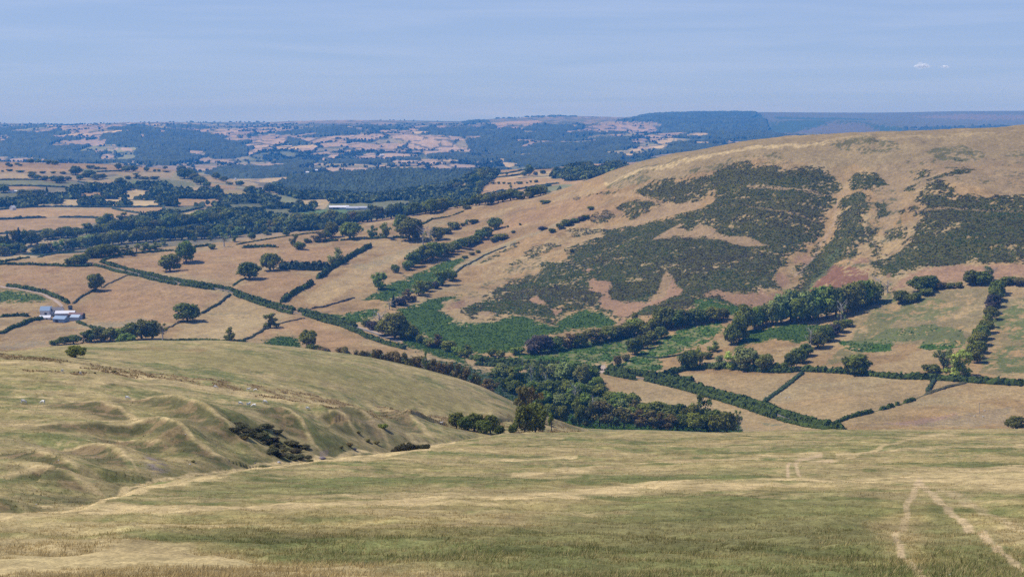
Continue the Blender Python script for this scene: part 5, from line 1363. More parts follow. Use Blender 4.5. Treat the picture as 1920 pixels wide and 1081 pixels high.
DW = 'in the wooded dingle'
cluster('in the back rank of the dingle', 'back rank of the dingle', [(925, 706, 22, 16, 'a'), (940, 712, 32, 34, 'L'), (958, 714, 28, 28, 'O'), (976, 716, 30, 30, 'a'), (996, 722, 32, 44, 's'), (1010, 716, 30, 36, 'a'), (1024, 722, 30, 42, 's'), (1040, 714, 34, 36, 'L'), (1058, 718, 32, 42, 'L'), (1078, 714, 34, 38, 'O'), (1092, 722, 30, 42, 'L'), (1108, 718, 32, 32, 'O'), (1120, 728, 26, 24, 'O')], 900, 1200)
cluster('in the third rank of the dingle', 'third rank of the dingle', [(925, 738, 34, 30, 'n'), (945, 732, 30, 30, 'a'), (965, 738, 30, 28, 'O'), (1002, 742, 32, 30, 'O'), (1020, 744, 34, 34, 'a'), (1042, 742, 32, 32, 'o'), (1062, 744, 34, 36, 'O'), (1082, 748, 34, 34, 'O'), (1104, 748, 30, 28, 'o'), (1126, 748, 34, 30, 'O'), (1145, 752, 30, 20, 'O'), (1160, 754, 34, 24, 'B'), (1185, 756, 34, 24, 'B')], 880, 1150)
cluster('in the second rank of the dingle', 'second rank of the dingle', [(1024, 765, 34, 34, 'O'), (1046, 768, 34, 34, 'L'), (1064, 770, 34, 36, 'o'), (1078, 766, 30, 50, 'x'), (1098, 768, 34, 34, 'O'), (1120, 772, 34, 30, 'O'), (1142, 774, 34, 30, 'a'), (1164, 772, 32, 26, 'L'), (1188, 774, 34, 28, 'w'), (1212, 778, 34, 26, 'O'), (1236, 776, 34, 26, 'O'), (1258, 780, 32, 24, 'o'), (1275, 782, 30, 28, 'o')], 870, 1100)
cluster('in the front rank of the dingle', 'front rank of the dingle',
        [(1030, 792, 32, 34, 'O'), (1052, 798, 32, 36, 'o'), (1085, 812, 32, 60, 'd'), (1106, 814, 34, 50, 'n'), (1124, 814, 46, 56, 'n'), (1146, 815, 40, 50, 'n'), (1110, 812, 26, 54, 'x'), (1140, 813, 26, 50, 'x'), (1170, 815, 42, 44, 'n'), (1194, 815, 42, 40, 'n'), (1218, 815, 40, 38, 'n'), (1240, 815, 40, 36, 'w'), (1262, 815, 36, 32, 'n'), (1280, 812, 34, 34, 'o'), (1300, 814, 40, 36, 'O'), (1296, 792, 34, 36, 'o'), (1310, 790, 42, 58, 'd'), (1326, 808, 34, 36, 'o'), (1345, 814, 36, 36, 'o'), (1362, 815, 36, 44, 'o'), (1384, 814, 22, 46, 's'), (1215, 795, 40, 30, 'o'), (1250, 798, 40, 30, 'o'), (1180, 792, 40, 32, 'o'), (1340, 795, 28, 30, 'o')], 850, 1050)
cluster('on the tail end of the round hill', 'dark trees on the end of the round hill', [(978, 776, 34, 58, 'n'), (993, 782, 46, 62, 'w'), (984, 812, 40, 58, 'o'), (1004, 813, 42, 62, 'o'), (1034, 812, 24, 40, 'S'), (962, 812, 18, 22, 'b')], 470, 720)
cluster('in the dark thicket at the mouth of the gully', 'bushes at the mouth of the gully', [(856, 802, 30, 32, 'o'), (872, 806, 32, 30, 'b'), (890, 808, 34, 36, 'o'), (906, 812, 30, 30, 'b'), (920, 812, 28, 38, 'o'), (934, 813, 22, 22, 'b'), (884, 800, 26, 28, 'b')], 430, 640)

cluster('in the wooded strip below the heather', 'trees of the wooded strip below the heather',
        [(998, 664, 26, 22, 'p'), (1013, 661, 46, 36, 'P'), (1036, 658, 34, 30, 'o'), (1050, 655, 34, 28, 'n'), (1068, 652, 34, 28, 'w'), (1085, 650, 34, 28, 'o'), (1102, 646, 36, 30, 'n'), (1120, 642, 36, 28, 'w'), (1138, 638, 34, 28, 'O'), (1155, 634, 34, 26, 'o'), (1172, 631, 34, 26, 'a'), (1190, 628, 36, 34, 'O'), (1210, 630, 34, 34, 'a'), (1228, 624, 32, 30, 'o'), (1246, 616, 44, 44, 'o'), (1266, 613, 36, 34, 'o'), (1284, 609, 34, 30, 'd'), (1302, 606, 36, 30, 'o'), (1320, 604, 34, 30, 'a'), (1338, 601, 34, 28, 'o'), (1356, 598, 24, 22, 'o')])
cluster('on the bank crossing the green fields', 'trees on the bank between the green fields', [(1158, 684, 16, 22, 'k'), (1174, 676, 16, 16, 'k'), (1190, 664, 30, 34, 'o'), (1206, 654, 26, 28, 'o'), (1222, 644, 26, 26, 'o'), (1240, 634, 26, 24, 'o'), (1340, 659, 24, 22, 'a'), (1326, 672, 22, 16, 'B'), (1312, 682, 26, 34, 'a')])
cluster('in the big wood below the hollow', 'trees of the big wood at the foot of the hollow',
        [(1372, 646, 30, 39, 'o'), (1386, 640, 36, 52, 'o'), (1396, 622, 36, 55, 'O'), (1414, 616, 34, 43, 'O'), (1430, 610, 36, 41, 'O'), (1448, 608, 36, 50, 'L'), (1464, 606, 40, 57, 'L'), (1482, 600, 42, 62, 'L'), (1500, 604, 40, 50, 'O'), (1516, 602, 44, 59, 'L'), (1534, 598, 44, 64, 'O'), (1550, 596, 44, 64, 'O'), (1567, 592, 42, 57, 'o'), (1584, 590, 42, 52, 'o'), (1600, 580, 46, 55, 'o'), (1616, 574, 46, 52, 'O'), (1632, 568, 40, 46, 'O'), (1645, 545, 26, 26, 'x'), (1664, 548, 26, 24, 'x'), (1577, 606, 26, 46, 'x')])
cluster('in the diagonal strip below the big wood', 'trees of the diagonal strip', [(1484, 690, 28, 32, 'o'), (1498, 680, 30, 30, 'o'), (1510, 668, 28, 26, 'o'), (1520, 655, 28, 40, 'x'), (1534, 652, 34, 32, 'o'), (1546, 640, 36, 34, 'o'), (1560, 630, 32, 30, 'p'), (1574, 622, 26, 24, 'o'), (1590, 612, 24, 18, 'B')])
cluster('in the pale group above the long hedge', 'pale trees above the long hedge', [(1352, 690, 36, 26, 'A'), (1378, 692, 40, 36, 'Y'), (1398, 693, 46, 46, 'L'), (1418, 694, 26, 26, 'A'), (1436, 696, 32, 36, 'o'), (1456, 696, 20, 18, 'o'), (1470, 696, 18, 18, 'o')])
cluster('along the top edge of the patchy field', 'trees along the top edge of the patchy field',
        [(1690, 568, 28, 26, 'o'), (1704, 567, 26, 20, 'b'), (1718, 562, 24, 18, 'b'), (1728, 547, 44, 32, 'o'), (1744, 542, 36, 28, 'o'), (1764, 542, 24, 16, 'k'), (1783, 540, 18, 13, 'b'), (1798, 539, 16, 14, 'b'), (1820, 534, 26, 30, 'o'), (1842, 533, 34, 26, 'o'), (1858, 527, 32, 30, 's'), (1890, 532, 34, 17, 'b'), (1912, 533, 30, 16, 'k'), (1737, 552, 26, 16, 'b')])
cluster('in the dark hedge running down the right side', 'trees of the hedge down the right side',
        [(1870, 552, 30, 28, 'o'), (1867, 564, 28, 26, 'o'), (1862, 576, 28, 26, 'P'), (1858, 588, 28, 26, 'p'), (1858, 600, 28, 28, 'o'), (1856, 614, 28, 28, 'a'), (1848, 624, 28, 26, 'o'), (1840, 636, 32, 28, 'o'), (1834, 648, 34, 30, 'o'), (1836, 662, 28, 26, 'o'), (1824, 672, 36, 40, 'm'), (1832, 680, 26, 28, 'o')])

# gorse in the gully
g_ = np.random.default_rng(31)
gs = []
for (u, v) in ((440, 806), (452, 800), (462, 806), (470, 812), (480, 818), (492, 812), (456, 816), (484, 804), (498, 826), (508, 832), (516, 824), (524, 836), (534, 842), (545, 832), (552, 846), (560, 856), (540, 856), (524, 852), (512, 846), (566, 836), (574, 858), (446, 796), (500, 800), (520, 808)):
    gs.append((u + g_.uniform(-2, 2), v + g_.uniform(-1, 1) + 3, g_.uniform(18, 30), g_.uniform(7, 12), 'g'))
    gs.append((u + g_.uniform(-9, 9), v + g_.uniform(-5, 5) + 3, g_.uniform(8, 18), g_.uniform(4, 8), 'gk'[int(g_.uniform(0, 1.35))]))
cluster('in the gorse thicket on the gully side', 'gorse bushes in the gully', gs, 150, 420)
cluster('on the lip of the gully', 'gorse on the lip of the gully', [(742, 856, 20, 12, 'g'), (755, 853, 24, 20, 'g'), (768, 851, 24, 20, 'g'), (782, 849, 18, 12, 'g'), (797, 848, 22, 12, 'g'), (748, 851, 18, 14, 'g')], 262, 420)
cluster('dotted on the gully side', 'small scrub on the gully side', [(690, 828, 10, 7, 'k'), (706, 832, 12, 8, 'k'), (718, 802, 20, 10, 'B'), (672, 812, 9, 6, 'k'), (655, 836, 14, 8, 'k'), (430, 788, 7, 4, 'k'), (214, 698, 9, 5, 'k'), (178, 700, 5, 4, 'k'), (362, 866, 8, 5, 'k'), (640, 840, 10, 6, 'k')], 150, 560)

# ------------------------------------------------------------------ hedges, lanes, banks
M_hedge = mat_attr('hedge_leaf', ((.9, .75, 1.25, 4),))
M_track = mat_plain('track_stone', (0.40, 0.31, 0.24), ((1.0, .85, 1.15, 4), (.15, .9, 1.1, 3)))
M_lane = mat_plain('lane_tarmac', (0.15, 0.145, 0.14), ((1.0, .9, 1.1, 4),))

def ground_path(pl, ymin, ymax, step):
    P = []
    for (u0, v0), (u1, v1) in zip(pl[:-1], pl[1:]):
        k = max(1, int(math.hypot(u1 - u0, v1 - v0) / 7))
        for i in range(k):
            P.append((u0 + (u1 - u0) * i / k, v0 + (v1 - v0) * i / k))
    P.append(pl[-1])
    W = np.array([at(u, v, ymin, ymax)[:2] for u, v in P])
    for _ in range(3):
        W[1:-1] = .25 * W[:-2] + .5 * W[1:-1] + .25 * W[2:]
    L_ = np.concatenate([[0], np.cumsum(np.hypot(*np.diff(W, axis=0).T))])
    n = max(3, int(L_[-1] / step) + 1)
    s = np.linspace(0, L_[-1], n)
    return np.interp(s, L_, W[:, 0]), np.interp(s, L_, W[:, 1]), s

def hedge(pl, wd, ht, label, cat='hedge', group=None, col=(0.034, 0.058, 0.026), ymin=800, ymax=2300, step=1.6, rough=.30, gaps=0.0, name='hedge', seed=0, leaves=True):
    x, y, s = ground_path(pl, ymin, ymax, step)
    n = len(x)
    g_ = np.random.default_rng(seed + int(abs(pl[0][0]) * 7 + pl[0][1]))
    tx = np.gradient(x); ty = np.gradient(y); l = np.hypot(tx, ty) + 1e-9; tx /= l; ty /= l
    nx, ny = -ty, tx
    prof = [(-.5, -.25), (-.52, .35), (-.40, .82), (-.12, 1.0), (.14, 1.0), (.41, .8), (.52, .35), (.5, -.25)]
    m = len(prof)
    hv = ht * (.8 + .5 * fbm(s / 9, s * 0 + seed, 5 + seed, 3)) * (1 + g_.normal(0, rough * .4, n))
    wv = wd * (.8 + .4 * fbm(s / 7, s * 0 + 3, 9 + seed, 3)) * (1 + g_.normal(0, rough * .35, n))
    endf = np.minimum(1, np.minimum(np.arange(n), np.arange(n)[::-1]) * .7 + .15)
    gp = np.ones(n)
    if gaps:
        gp = smooth(gaps - .06, gaps + .06, fbm(s / 8, s * 0 + 9, 77 + seed, 3))
    hv = hv * endf * (gp * 1.0 + .02); wv = wv * (.3 + .7 * endf * gp)
    z = ground_z(x, y)
    V = np.zeros((n, m, 3)); cc1 = np.zeros((n, m, 3))
    for k, (a, b) in enumerate(prof):
        jx = g_.normal(0, rough * .22, n) * wd
        V[:, k, 0] = x + nx * (a * wv + jx); V[:, k, 1] = y + ny * (a * wv + jx)
        V[:, k, 2] = z + b * hv * (1 + (g_.normal(0, rough * .5, n) if b > .3 else 0))
    cc1[:] = np.array(col) * g_.uniform(.7, 1.3, (n, m, 1))
    idx = np.arange(n * m).reshape(n, m)
    F = np.stack([idx[:-1, :-1], idx[:-1, 1:], idx[1:, 1:], idx[1:, :-1]], -1).reshape(-1, 4)
    caps = np.array([idx[0, ::-1], idx[-1]])
    Vs = [V.reshape(-1, 3)]; Cs = [cc1.reshape(-1, 3)]; Fs = [F, caps]
    if leaves:
        k = int(n * 5 * step / 1.6)
        i = g_.integers(0, n, k); i = i[gp[i] > .5]; k = len(i)
        th = g_.uniform(0, math.pi, k)
        cx = np.cos(th) * .52 * wv[i]; cz = (.15 + .9 * np.sin(th)) * hv[i]
        cen = np.stack([x[i] + nx[i] * cx + g_.normal(0, .5, k), y[i] + ny[i] * cx + g_.normal(0, .5, k), z[i] + cz], -1)
        d = np.stack([nx[i] * np.cos(th), ny[i] * np.cos(th), np.sin(th)], -1) + g_.normal(0, .5, (k, 3)); d /= np.linalg.norm(d, axis=1, keepdims=True)
        t1 = np.cross(d, g_.normal(0, 1, d.shape)); t1 /= np.linalg.norm(t1, axis=1, keepdims=True) + 1e-9; t2 = np.cross(d, t1)
        sz = min(wd, ht) * .22 * g_.uniform(.6, 1.5, (k, 1))
        q = np.stack([cen - t1 * sz - t2 * sz, cen + t1 * sz - t2 * sz, cen + t1 * sz + t2 * sz, cen - t1 * sz + t2 * sz], 1)
        Vs.append(q.reshape(-1, 3)); Fs.append(np.arange(k * 4).reshape(-1, 4) + n * m)
        Cs.append(np.repeat(np.array(col)[None] * g_.uniform(.5, 1.35, (k, 1)), 4, 0))
    Vc = np.concatenate(Vs)
    # origin at the hedge's first foot
    org = np.array((x[0], y[0], z[0]))
    o = mesh_np(name, Vc - org, [Fs[0]] + ([Fs[2]] if leaves else []) + [Fs[1]], M_hedge, np.concatenate(Cs), smooth_=False)
    o.location = org
    tag(o, label, cat, group)
    return o

def ribbon(name, pl, width, mat, ymin, ymax, lift=.05, kind='structure', step=2.5):
    x, y, s = ground_path(pl, ymin, ymax, step)
    tx = np.gradient(x); ty = np.gradient(y); l = np.hypot(tx, ty) + 1e-9; nx, ny = -ty / l, tx / l
    offs = np.linspace(-.5, .5, 5)
    V = []
    for a in offs:
        wj = width * (1 + .18 * (fbm(s / 6, s * 0 + a, 3, 2) - .5))
        px, py = x + nx * a * wj, y + ny * a * wj
        V.append(np.stack([px, py, ground_z(px, py) + lift], -1))
    V = np.stack(V, 1); n = len(x)
    idx = np.arange(n * 5).reshape(n, 5)
    F = np.stack([idx[:-1, :-1], idx[:-1, 1:], idx[1:, 1:], idx[1:, :-1]], -1).reshape(-1, 4)
    return tag(mesh_np(name, V.reshape(-1, 3), F, mat), kind=kind)

ribbon('lane', [(176, 494), (215, 503), (262, 514), (300, 523), (350, 532), (400, 540), (440, 548), (500, 571), (555, 585), (600, 599), (660, 611), (690, 620), (720, 631), (748, 641)], 3.4, M_lane, 1000, 2000, .12)
ribbon('verge', [(662, 610), (690, 619), (720, 630), (750, 640)], 6.5, M_track, 1000, 1800, .07)
ribbon('road', [(900, 679), (999, 687), (1126, 697), (1136, 698), (1186, 708), (1230, 711), (1300, 728), (1400, 757), (1480, 784), (1560, 803)], 3.4, M_lane, 850, 1400, .12)
ribbon('track', [(0, 536), (15, 539), (45, 543), (75, 549), (95, 557), (108, 567), (116, 574)], 4.2, M_track, 1200, 1800, .10)
ribbon('track', [(1128, 684), (1131, 692), (1128, 699)], 6.0, M_track, 900, 1400, .14)

DK = (0.062, 0.088, 0.018)
HEDGES = [
 ([(190,492),(215,500),(260,511),(300,521),(350,530),(400,538),(432,543),(450,551),(480,562),(500,568),(554,582)], 3.6, 2.4, DK, 'long clipped hedge on the upper side of the lane, from the bend above the farm'),
 ([(176,497),(200,504),(230,512),(258,518)], 3.0, 2.0, DK, 'lower lane hedge, short upper length at the bend above the farm'),
 ([(262,518),(290,526),(332,534)], 3.0, 2.2, DK, 'lower lane hedge, second length below the bend'),
 ([(338,535),(370,539),(402,543)], 3.0, 2.2, DK, 'lower lane hedge, third length ending above the oak field'),
 ([(404,543),(430,548)], 2.2, 1.5, DK, 'broken bushy bit of lane hedge between two gaps'),
 ([(438,552),(470,565),(500,575),(530,584),(548,589)], 3.2, 2.4, DK, 'lower lane hedge, fourth length beside the pale pasture'),
 ([(560,583),(600,592),(640,604),(668,612)], 3.8, 2.6, DK, 'upper lane hedge below the green verge, ending at the bare lane'),
 ([(568,590),(600,601),(640,612),(665,620),(690,634),(725,646),(760,655)], 3.8, 2.6, DK, 'lower lane hedge curving down past the bare lane'),
 ([(880,672),(900,676),(950,681),(999,684),(1060,687),(1126,694)], 4.2, 2.8, DK, 'upper lane hedge across the valley floor, left of the gateway'),
 ([(890,684),(940,688),(991,692),(1060,695),(1122,700)], 3.8, 2.4, DK, 'lower lane hedge across the valley floor, left of the gateway'),
 ([(1141,692),(1186,703),(1236,709),(1262,712),(1300,714)], 4.2, 3.0, DK, 'upper hedge right of the gateway, below the green field'),
 ([(1133,700),(1160,706),(1192,712)], 3.8, 2.6, DK, 'short thick hedge just right of the gateway'),
 ([(1208,713),(1250,722),(1301,735),(1350,750),(1400,765),(1454,784)], 3.8, 2.6, DK, 'lower hedge of the double hedge running to the near crest'),
 ([(1456,785),(1490,795),(1522,801),(1560,806)], 2.6, 1.4, DK, 'thin last length of the lower hedge beside the tarmac'),
 ([(1240,712),(1304,727),(1350,740),(1400,753),(1450,769),(1508,792),(1563,802),(1584,806)], 4.2, 2.8, DK, 'upper hedge of the double hedge running to the near crest'),
 ([(1242,705),(1262,698),(1300,691),(1360,690),(1420,696),(1470,699),(1500,695)], 3.8, 2.6, DK, 'dark hedge along the top of the small tan field'),
 ([(1500,695),(1562,698),(1622,702),(1671,709),(1752,711),(1806,715),(1860,719),(1930,722)], 4.0, 2.8, DK, 'long dark hedge running to the right edge below the patchy fields'),
 ([(1505,699),(1495,707),(1470,727),(1448,742),(1432,754)], 3.0, 1.2, (0.05, 0.075, 0.035), 'low scruffy hedge dividing the two tan fields'),
 ([(1558,797),(1590,784),(1640,771),(1680,760),(1715,749)], 2.4, 1.5, DK, 'thin beaded hedge climbing right from the near crest'),
 ([(1715,748),(1750,733),(1790,722),(1812,717)], 3.2, .8, (0.09, 0.085, 0.045), 'rough brown bank continuing the beaded hedge to the long hedge'),
 ([(1752,712),(1745,724),(1738,736)], 2.4, 1.4, (0.06, 0.085, 0.04), 'short stub of hedge hanging below the long hedge'),
 ([(13,536),(50,542),(90,550),(112,560),(128,569)], 3.8, 2.4, DK, 'thick hedge along the upper side of the farm track'),
 ([(0,595),(30,592),(55,593)], 3.2, 2.2, DK, 'short hedge left of the farm'),
 ([(0,626),(30,613),(60,601),(80,598)], 3.0, 2.0, DK, 'hedge climbing from the left edge to the farmyard'),
 ([(145,604),(165,612),(180,616),(196,619)], 2.6, 1.6, DK, 'broken bushy hedge right of the barns'),
 ([(-20,496),(30,496),(100,498),(125,500)], 3.6, 2.2, DK, 'thick hedge at the left edge above the farm'),
 ([(122,500),(150,500),(175,498)], 3.0, 2.0, DK, 'hedge linking the left hedges to the lane bend'),
 ([(-20,494),(35,487),(80,480),(140,471)], 3.0, 1.6, DK, 'hedge rising from the left edge to the tree line'),
 ([(188,492),(198,485),(234,477),(286,472),(327,470)], 3.2, 1.6, DK, 'hedge under the thin row of trees'),
 ([(137,569),(145,562),(160,552),(168,546),(178,542)], 2.2, 1.1, (0.06, 0.07, 0.04), 'thin hedge from the farm track to the lone oak'),
 ([(190,540),(215,526),(240,516)], 1.6, .7, (0.09, 0.085, 0.05), 'faint bank from the lone oak up to the lane'),
 ([(378,588),(398,577),(415,566),(432,552)], 2.4, 1.3, (0.05, 0.065, 0.035), 'thin hedge from the dome-shaped oak up to the lane'),
 ([(310,618),(325,610),(338,603)], 1.6, .7, (0.09, 0.085, 0.05), 'faint bank below the dome-shaped oak'),
 ([(456,639),(475,630),(490,622),(505,614)], 2.0, 1.0, (0.06, 0.07, 0.04), 'thin hedge below the open-crowned tree'),
 ([(512,611),(530,605),(550,600),(572,597)], 1.6, .7, (0.10, 0.09, 0.06), 'faint bank from the open-crowned tree to the lane'),
 ([(296,640),(360,638),(440,641),(462,640)], 2.6, 1.4, DK, 'low dark hedge peeping over the crest of the round hill'),
 ([(437,536),(450,525),(462,521)], 2.0, 1.0, DK, 'short hedge below the broad oak'),
 ([(524,504),(545,505),(570,506),(600,507),(618,507)], 7.0, 6.5, (0.058, 0.080, 0.046), 'tall bushy hedge right of the tall oak'),
 ([(696,462),(675,473),(655,483),(640,493),(617,507),(596,523)], 4.2, 3.4, DK, 'thick diagonal hedge, upper length'),
 ([(586,530),(570,540),(554,549),(540,557),(528,567)], 4.0, 3.2, DK, 'thick diagonal hedge, lower length down to the lane'),
 ([(455,465),(475,463),(495,463),(520,464)], 3.6, 2.6, DK, 'bushy hedge at the top left of the middle fields'),
 ([(600,453),(640,451),(690,448),(740,445),(765,447)], 3.6, 2.2, DK, 'broken hedge beneath the open field trees'),
 ([(575,454),(590,455),(600,454)], 3.4, 2.4, DK, 'short hedge left of the broken tree hedge'),
 ([(443,459),(500,449),(560,440),(600,436)], 2.6, 1.3, DK, 'thin hedge between the two strip fields'),
 ([(330,469),(350,466),(375,463),(398,460)], 3.0, 2.0, DK, 'hedge behind the two field oaks'),
 ([(583,579),(600,577),(612,574),(640,566),(665,558)], 2.0, 1.0, (0.08, 0.07, 0.05), 'low brown bank above the green verge'),
 ([(770,421),(790,420),(800,418)], 2.6, 1.5, DK, 'short hedge on the upper spur, left of the gap'),
 ([(805,412),(825,410),(850,404),(870,396)], 2.4, 1.2, DK, 'thin broken hedge along the shoulder of the spur'),
 ([(790,422),(800,415),(812,410)], 2.6, 1.4, DK, 'small diagonal hedge on the upper spur'),
 ([(770,549),(800,545),(840,520),(875,497),(905,480),(950,462)], 2.6, 1.0, (0.05, 0.06, 0.04), 'low ragged bank edging the bracken strip on the spur'),
 ([(1290,662),(1240,672),(1200,668)], 1.6, .8, (0.035, 0.06, 0.03), 'short dark bank inside the green field'),
]
for i, (pl, wd, ht, c, lab) in enumerate(HEDGES):
    hedge(pl, wd * 1.12, ht * 1.25, lab, group='field and lane hedges', col=c, seed=i, gaps=.38 if ('broken' in lab or 'beaded' in lab) else 0.0)
FH = [
 ([(-20,395),(40,390),(90,388),(190,389),(250,389),(305,388)], 'far hedge along the top of the two striped fields at the left'),
 ([(-20,413),(40,410),(88,408)], 'far hedge between the two striped fields, left length'),
 ([(108,408),(150,408),(215,410)], 'far hedge between the two striped fields, right length'),
 ([(-20,440),(50,436),(110,435)], 'far hedge under the lower striped field'),
 ([(210,391),(235,397),(262,400)], 'far slanting hedge right of the striped fields'),
 ([(305,388),(312,395),(316,403)], 'far hedge beside the small green field'),
 ([(316,402),(345,398),(382,389)], 'far hedge between the green field and the bleached strip'),
 ([(-20,338),(40,337),(85,338)], 'far hedge under the pale top-left field'),
 ([(-20,349),(60,349),(130,352)], 'far hedge above the farmhouse field'),
 ([(145,341),(170,346),(200,348)], 'far hedge between the two small green fields'),
 ([(180,323),(215,321),(230,322)], 'far hedge on the brow of the left hills'),
 ([(-20,375),(20,374),(50,372)], 'far hedge below the green field at the left edge'),
 ([(905,366),(925,362),(945,357)], 'far hedge beside the distant pink field'),
 ([(930,362),(970,356),(1010,349),(1050,344)], 'far double hedge, upper line, by the distant pink field'),
 ([(980,359),(1010,354),(1035,348)], 'far double hedge, lower line, by the distant pink field'),
 ([(985,358),(1030,358),(1050,356)], 'far hedge under the pale green field on the right'),
 ([(925,329),(960,324),(985,319)], 'far hedge along the top of the distant strips'),
 ([(925,334),(960,331),(985,326)], 'far hedge across the distant strips'),
 ([(1000,318),(1040,316),(1060,317)], 'far hedge on the skyline of the distant strips'),
 ([(290,431),(340,427),(395,419)], 'far hedge under the upper wooded bank'),
]
for i, (pl, lab) in enumerate(FH):
    hedge(pl, 5.0, 3.4, lab, group='far hedges', col=(0.055, 0.080, 0.048), seed=200 + i, ymin=2150, ymax=4300, step=4.0, leaves=False)
# rows of small trees and bushes on the left hills, a few pixels each
FT = [
 ('along the top of the left hills', [(20,313,8,6,'o'),(32,309,10,5,'b'),(58,306,14,7,'o'),(72,305,12,6,'a'),(92,308,16,8,'a'),(103,309,14,7,'o'),(15,312,8,8,'o'),(38,311,10,4,'b')]),
 ('in the row below the left hilltops', [(5,322,6,4,'b'),(18,321,12,5,'b'),(38,323,16,5,'b'),(60,325,18,5,'b'),(80,325,12,5,'b'),(100,325,10,5,'b'),(118,326,12,6,'b')]),
 ('in the clumps crossing the left hills', [(60,333,14,9,'o'),(70,336,14,9,'o'),(85,338,14,8,'o'),(100,339,16,10,'o'),(112,343,22,14,'o'),(128,338,12,6,'o'),(142,328,22,18,'o'),(150,337,14,8,'o'),(160,332,14,10,'o'),(168,331,20,12,'o'),(180,337,18,8,'o'),(193,335,16,8,'o')]),
 ('on the brow of the left hills', [(170,316,16,8,'b'),(182,317,14,6,'b'),(195,317,14,4,'b'),(222,318,12,13,'o'),(236,322,16,12,'o'),(250,321,18,9,'o'),(275,321,11,8,'o'),(290,322,6,5,'o'),(298,322,6,5,'o'),(312,323,14,4,'b'),(310,313,9,5,'o')]),
 ('in the middle clumps of the left hills', [(240,336,14,8,'b'),(256,335,18,9,'a'),(272,336,18,7,'b'),(290,336,18,7,'b'),(225,348,22,16,'o'),(6,361,20,16,'o'),(45,374,26,20,'o'),(62,373,24,18,'o'),(76,372,20,18,'o'),(88,362,7,14,'c'),(52,376,26,16,'o')]),
 ('on the dark end of the left hills', [(342,318,16,10,'o'),(346,335,26,20,'o'),(356,334,22,18,'o'),(366,338,20,14,'o'),(376,346,26,16,'o'),(388,350,16,10,'o'),(405,336,16,14,'o'),(420,340,16,8,'o'),(450,348,16,8,'o'),(430,346,14,6,'b'),(355,316,10,9,'o')]),
 ('by the small far fields', [(340,358,10,12,'c'),(350,361,14,8,'o'),(412,363,14,10,'o'),(505,361,24,16,'o'),(520,356,20,16,'o'),(530,353,12,12,'N'),(395,363,12,7,'o'),(470,364,26,14,'o'),(587,386,16,11,'o'),(561,386,16,13,'o')]),
 ('on the pink fields behind the spur', [(950,328,5,5,'o'),(992,329,16,22,'o'),(983,330,12,9,'o'),(1004,329,9,8,'o'),(1018,326,12,7,'o'),(1042,320,9,8,'o'),(1069,326,18,14,'o'),(1084,330,26,16,'o'),(1100,318,20,14,'o'),(1060,335,16,9,'o'),(1098,334,20,14,'o'),(1113,332,18,12,'o'),(1128,326,18,10,'o'),(1145,314,16,9,'o'),(1160,309,16,8,'o'),(957,352,7,8,'a'),(1024,356,4,4,'b')]),
 ('in the row on the pink field', [(914,345,6,7,'d'),(924,345,12,7,'d'),(935,345,6,6,'b'),(945,345,6,5,'b'),(955,345,8,4,'b'),(965,345,3,4,'b'),(974,345,13,6,'b'),(988,344,5,4,'b'),(995,342,5,5,'b'),(1005,342,10,6,'b')]),
 ('on the slope left of the pink fields', [(902,345,16,30,'O'),(890,350,18,26,'O'),(898,360,20,22,'a'),(908,338,16,18,'o'),(918,330,14,14,'o'),(872,366,20,14,'A'),(858,354,16,12,'o'),(846,352,18,12,'o'),(882,335,18,14,'o'),(835,368,16,10,'x')]),
]
for place, items in FT:
    cluster(place, 'far trees ' + place, items, 2350, 4400)

# ------------------------------------------------------------------ buildings
def m_sheet(name, col, ribs=True):
    m = bpy.data.materials.new(name); t, b = nodes(m)
    n = noise_node(t, 1.2, 4)
    r = t.nodes.new('ShaderNodeRGB'); r.outputs[0].default_value = (*col, 1)
    c = mult(t, r.outputs[0], maprange(t, n.outputs['Fac'], .3, .7, .88, 1.1))
    if ribs:
        wv = t.nodes.new('ShaderNodeTexWave'); wv.inputs['Scale'].default_value = 1.6
        tcn = t.nodes.new('ShaderNodeTexCoord'); t.links.new(tcn.outputs['Object'], wv.inputs['Vector'])
        c = mult(t, c, maprange(t, wv.outputs['Fac'], 0, 1, .9, 1.05))
    t.links.new(c, b.inputs['Base Color']); b.inputs['Roughness'].default_value = .6
    return m
M_white = m_sheet('white_render', (0.78, 0.77, 0.76), False)
M_slate = m_sheet('slate', (0.16, 0.15, 0.17))
M_blue = m_sheet('blue_grey_sheet', (0.26, 0.36, 0.50))
M_lblue = m_sheet('pale_blue_sheet', (0.42, 0.50, 0.60))
M_wsheet = m_sheet('white_sheet', (0.74, 0.74, 0.78))
M_rust = m_sheet('rust_sheet', (0.20, 0.12, 0.11))
M_dark = m_sheet('dark_boarding', (0.07, 0.075, 0.09))
M_grey = m_sheet('grey_sheet', (0.42, 0.44, 0.50))
M_glass = mat_plain('window_glass', (0.03, 0.035, 0.04), rough=.15, spec=.5)

def box(cx, cy, cz, sx, sy, sz):
    v = np.array([(cx + a * sx / 2, cy + b * sy / 2, cz + c * sz / 2) for a, b, c in ((-1, -1, -1), (1, -1, -1), (1, 1, -1), (-1, 1, -1), (-1, -1, 1), (1, -1, 1), (1, 1, 1), (-1, 1, 1))])
    f = np.array([(0, 3, 2, 1), (4, 5, 6, 7), (0, 1, 5, 4), (1, 2, 6, 5), (2, 3, 7, 6), (3, 0, 4, 7)])
    return v, f

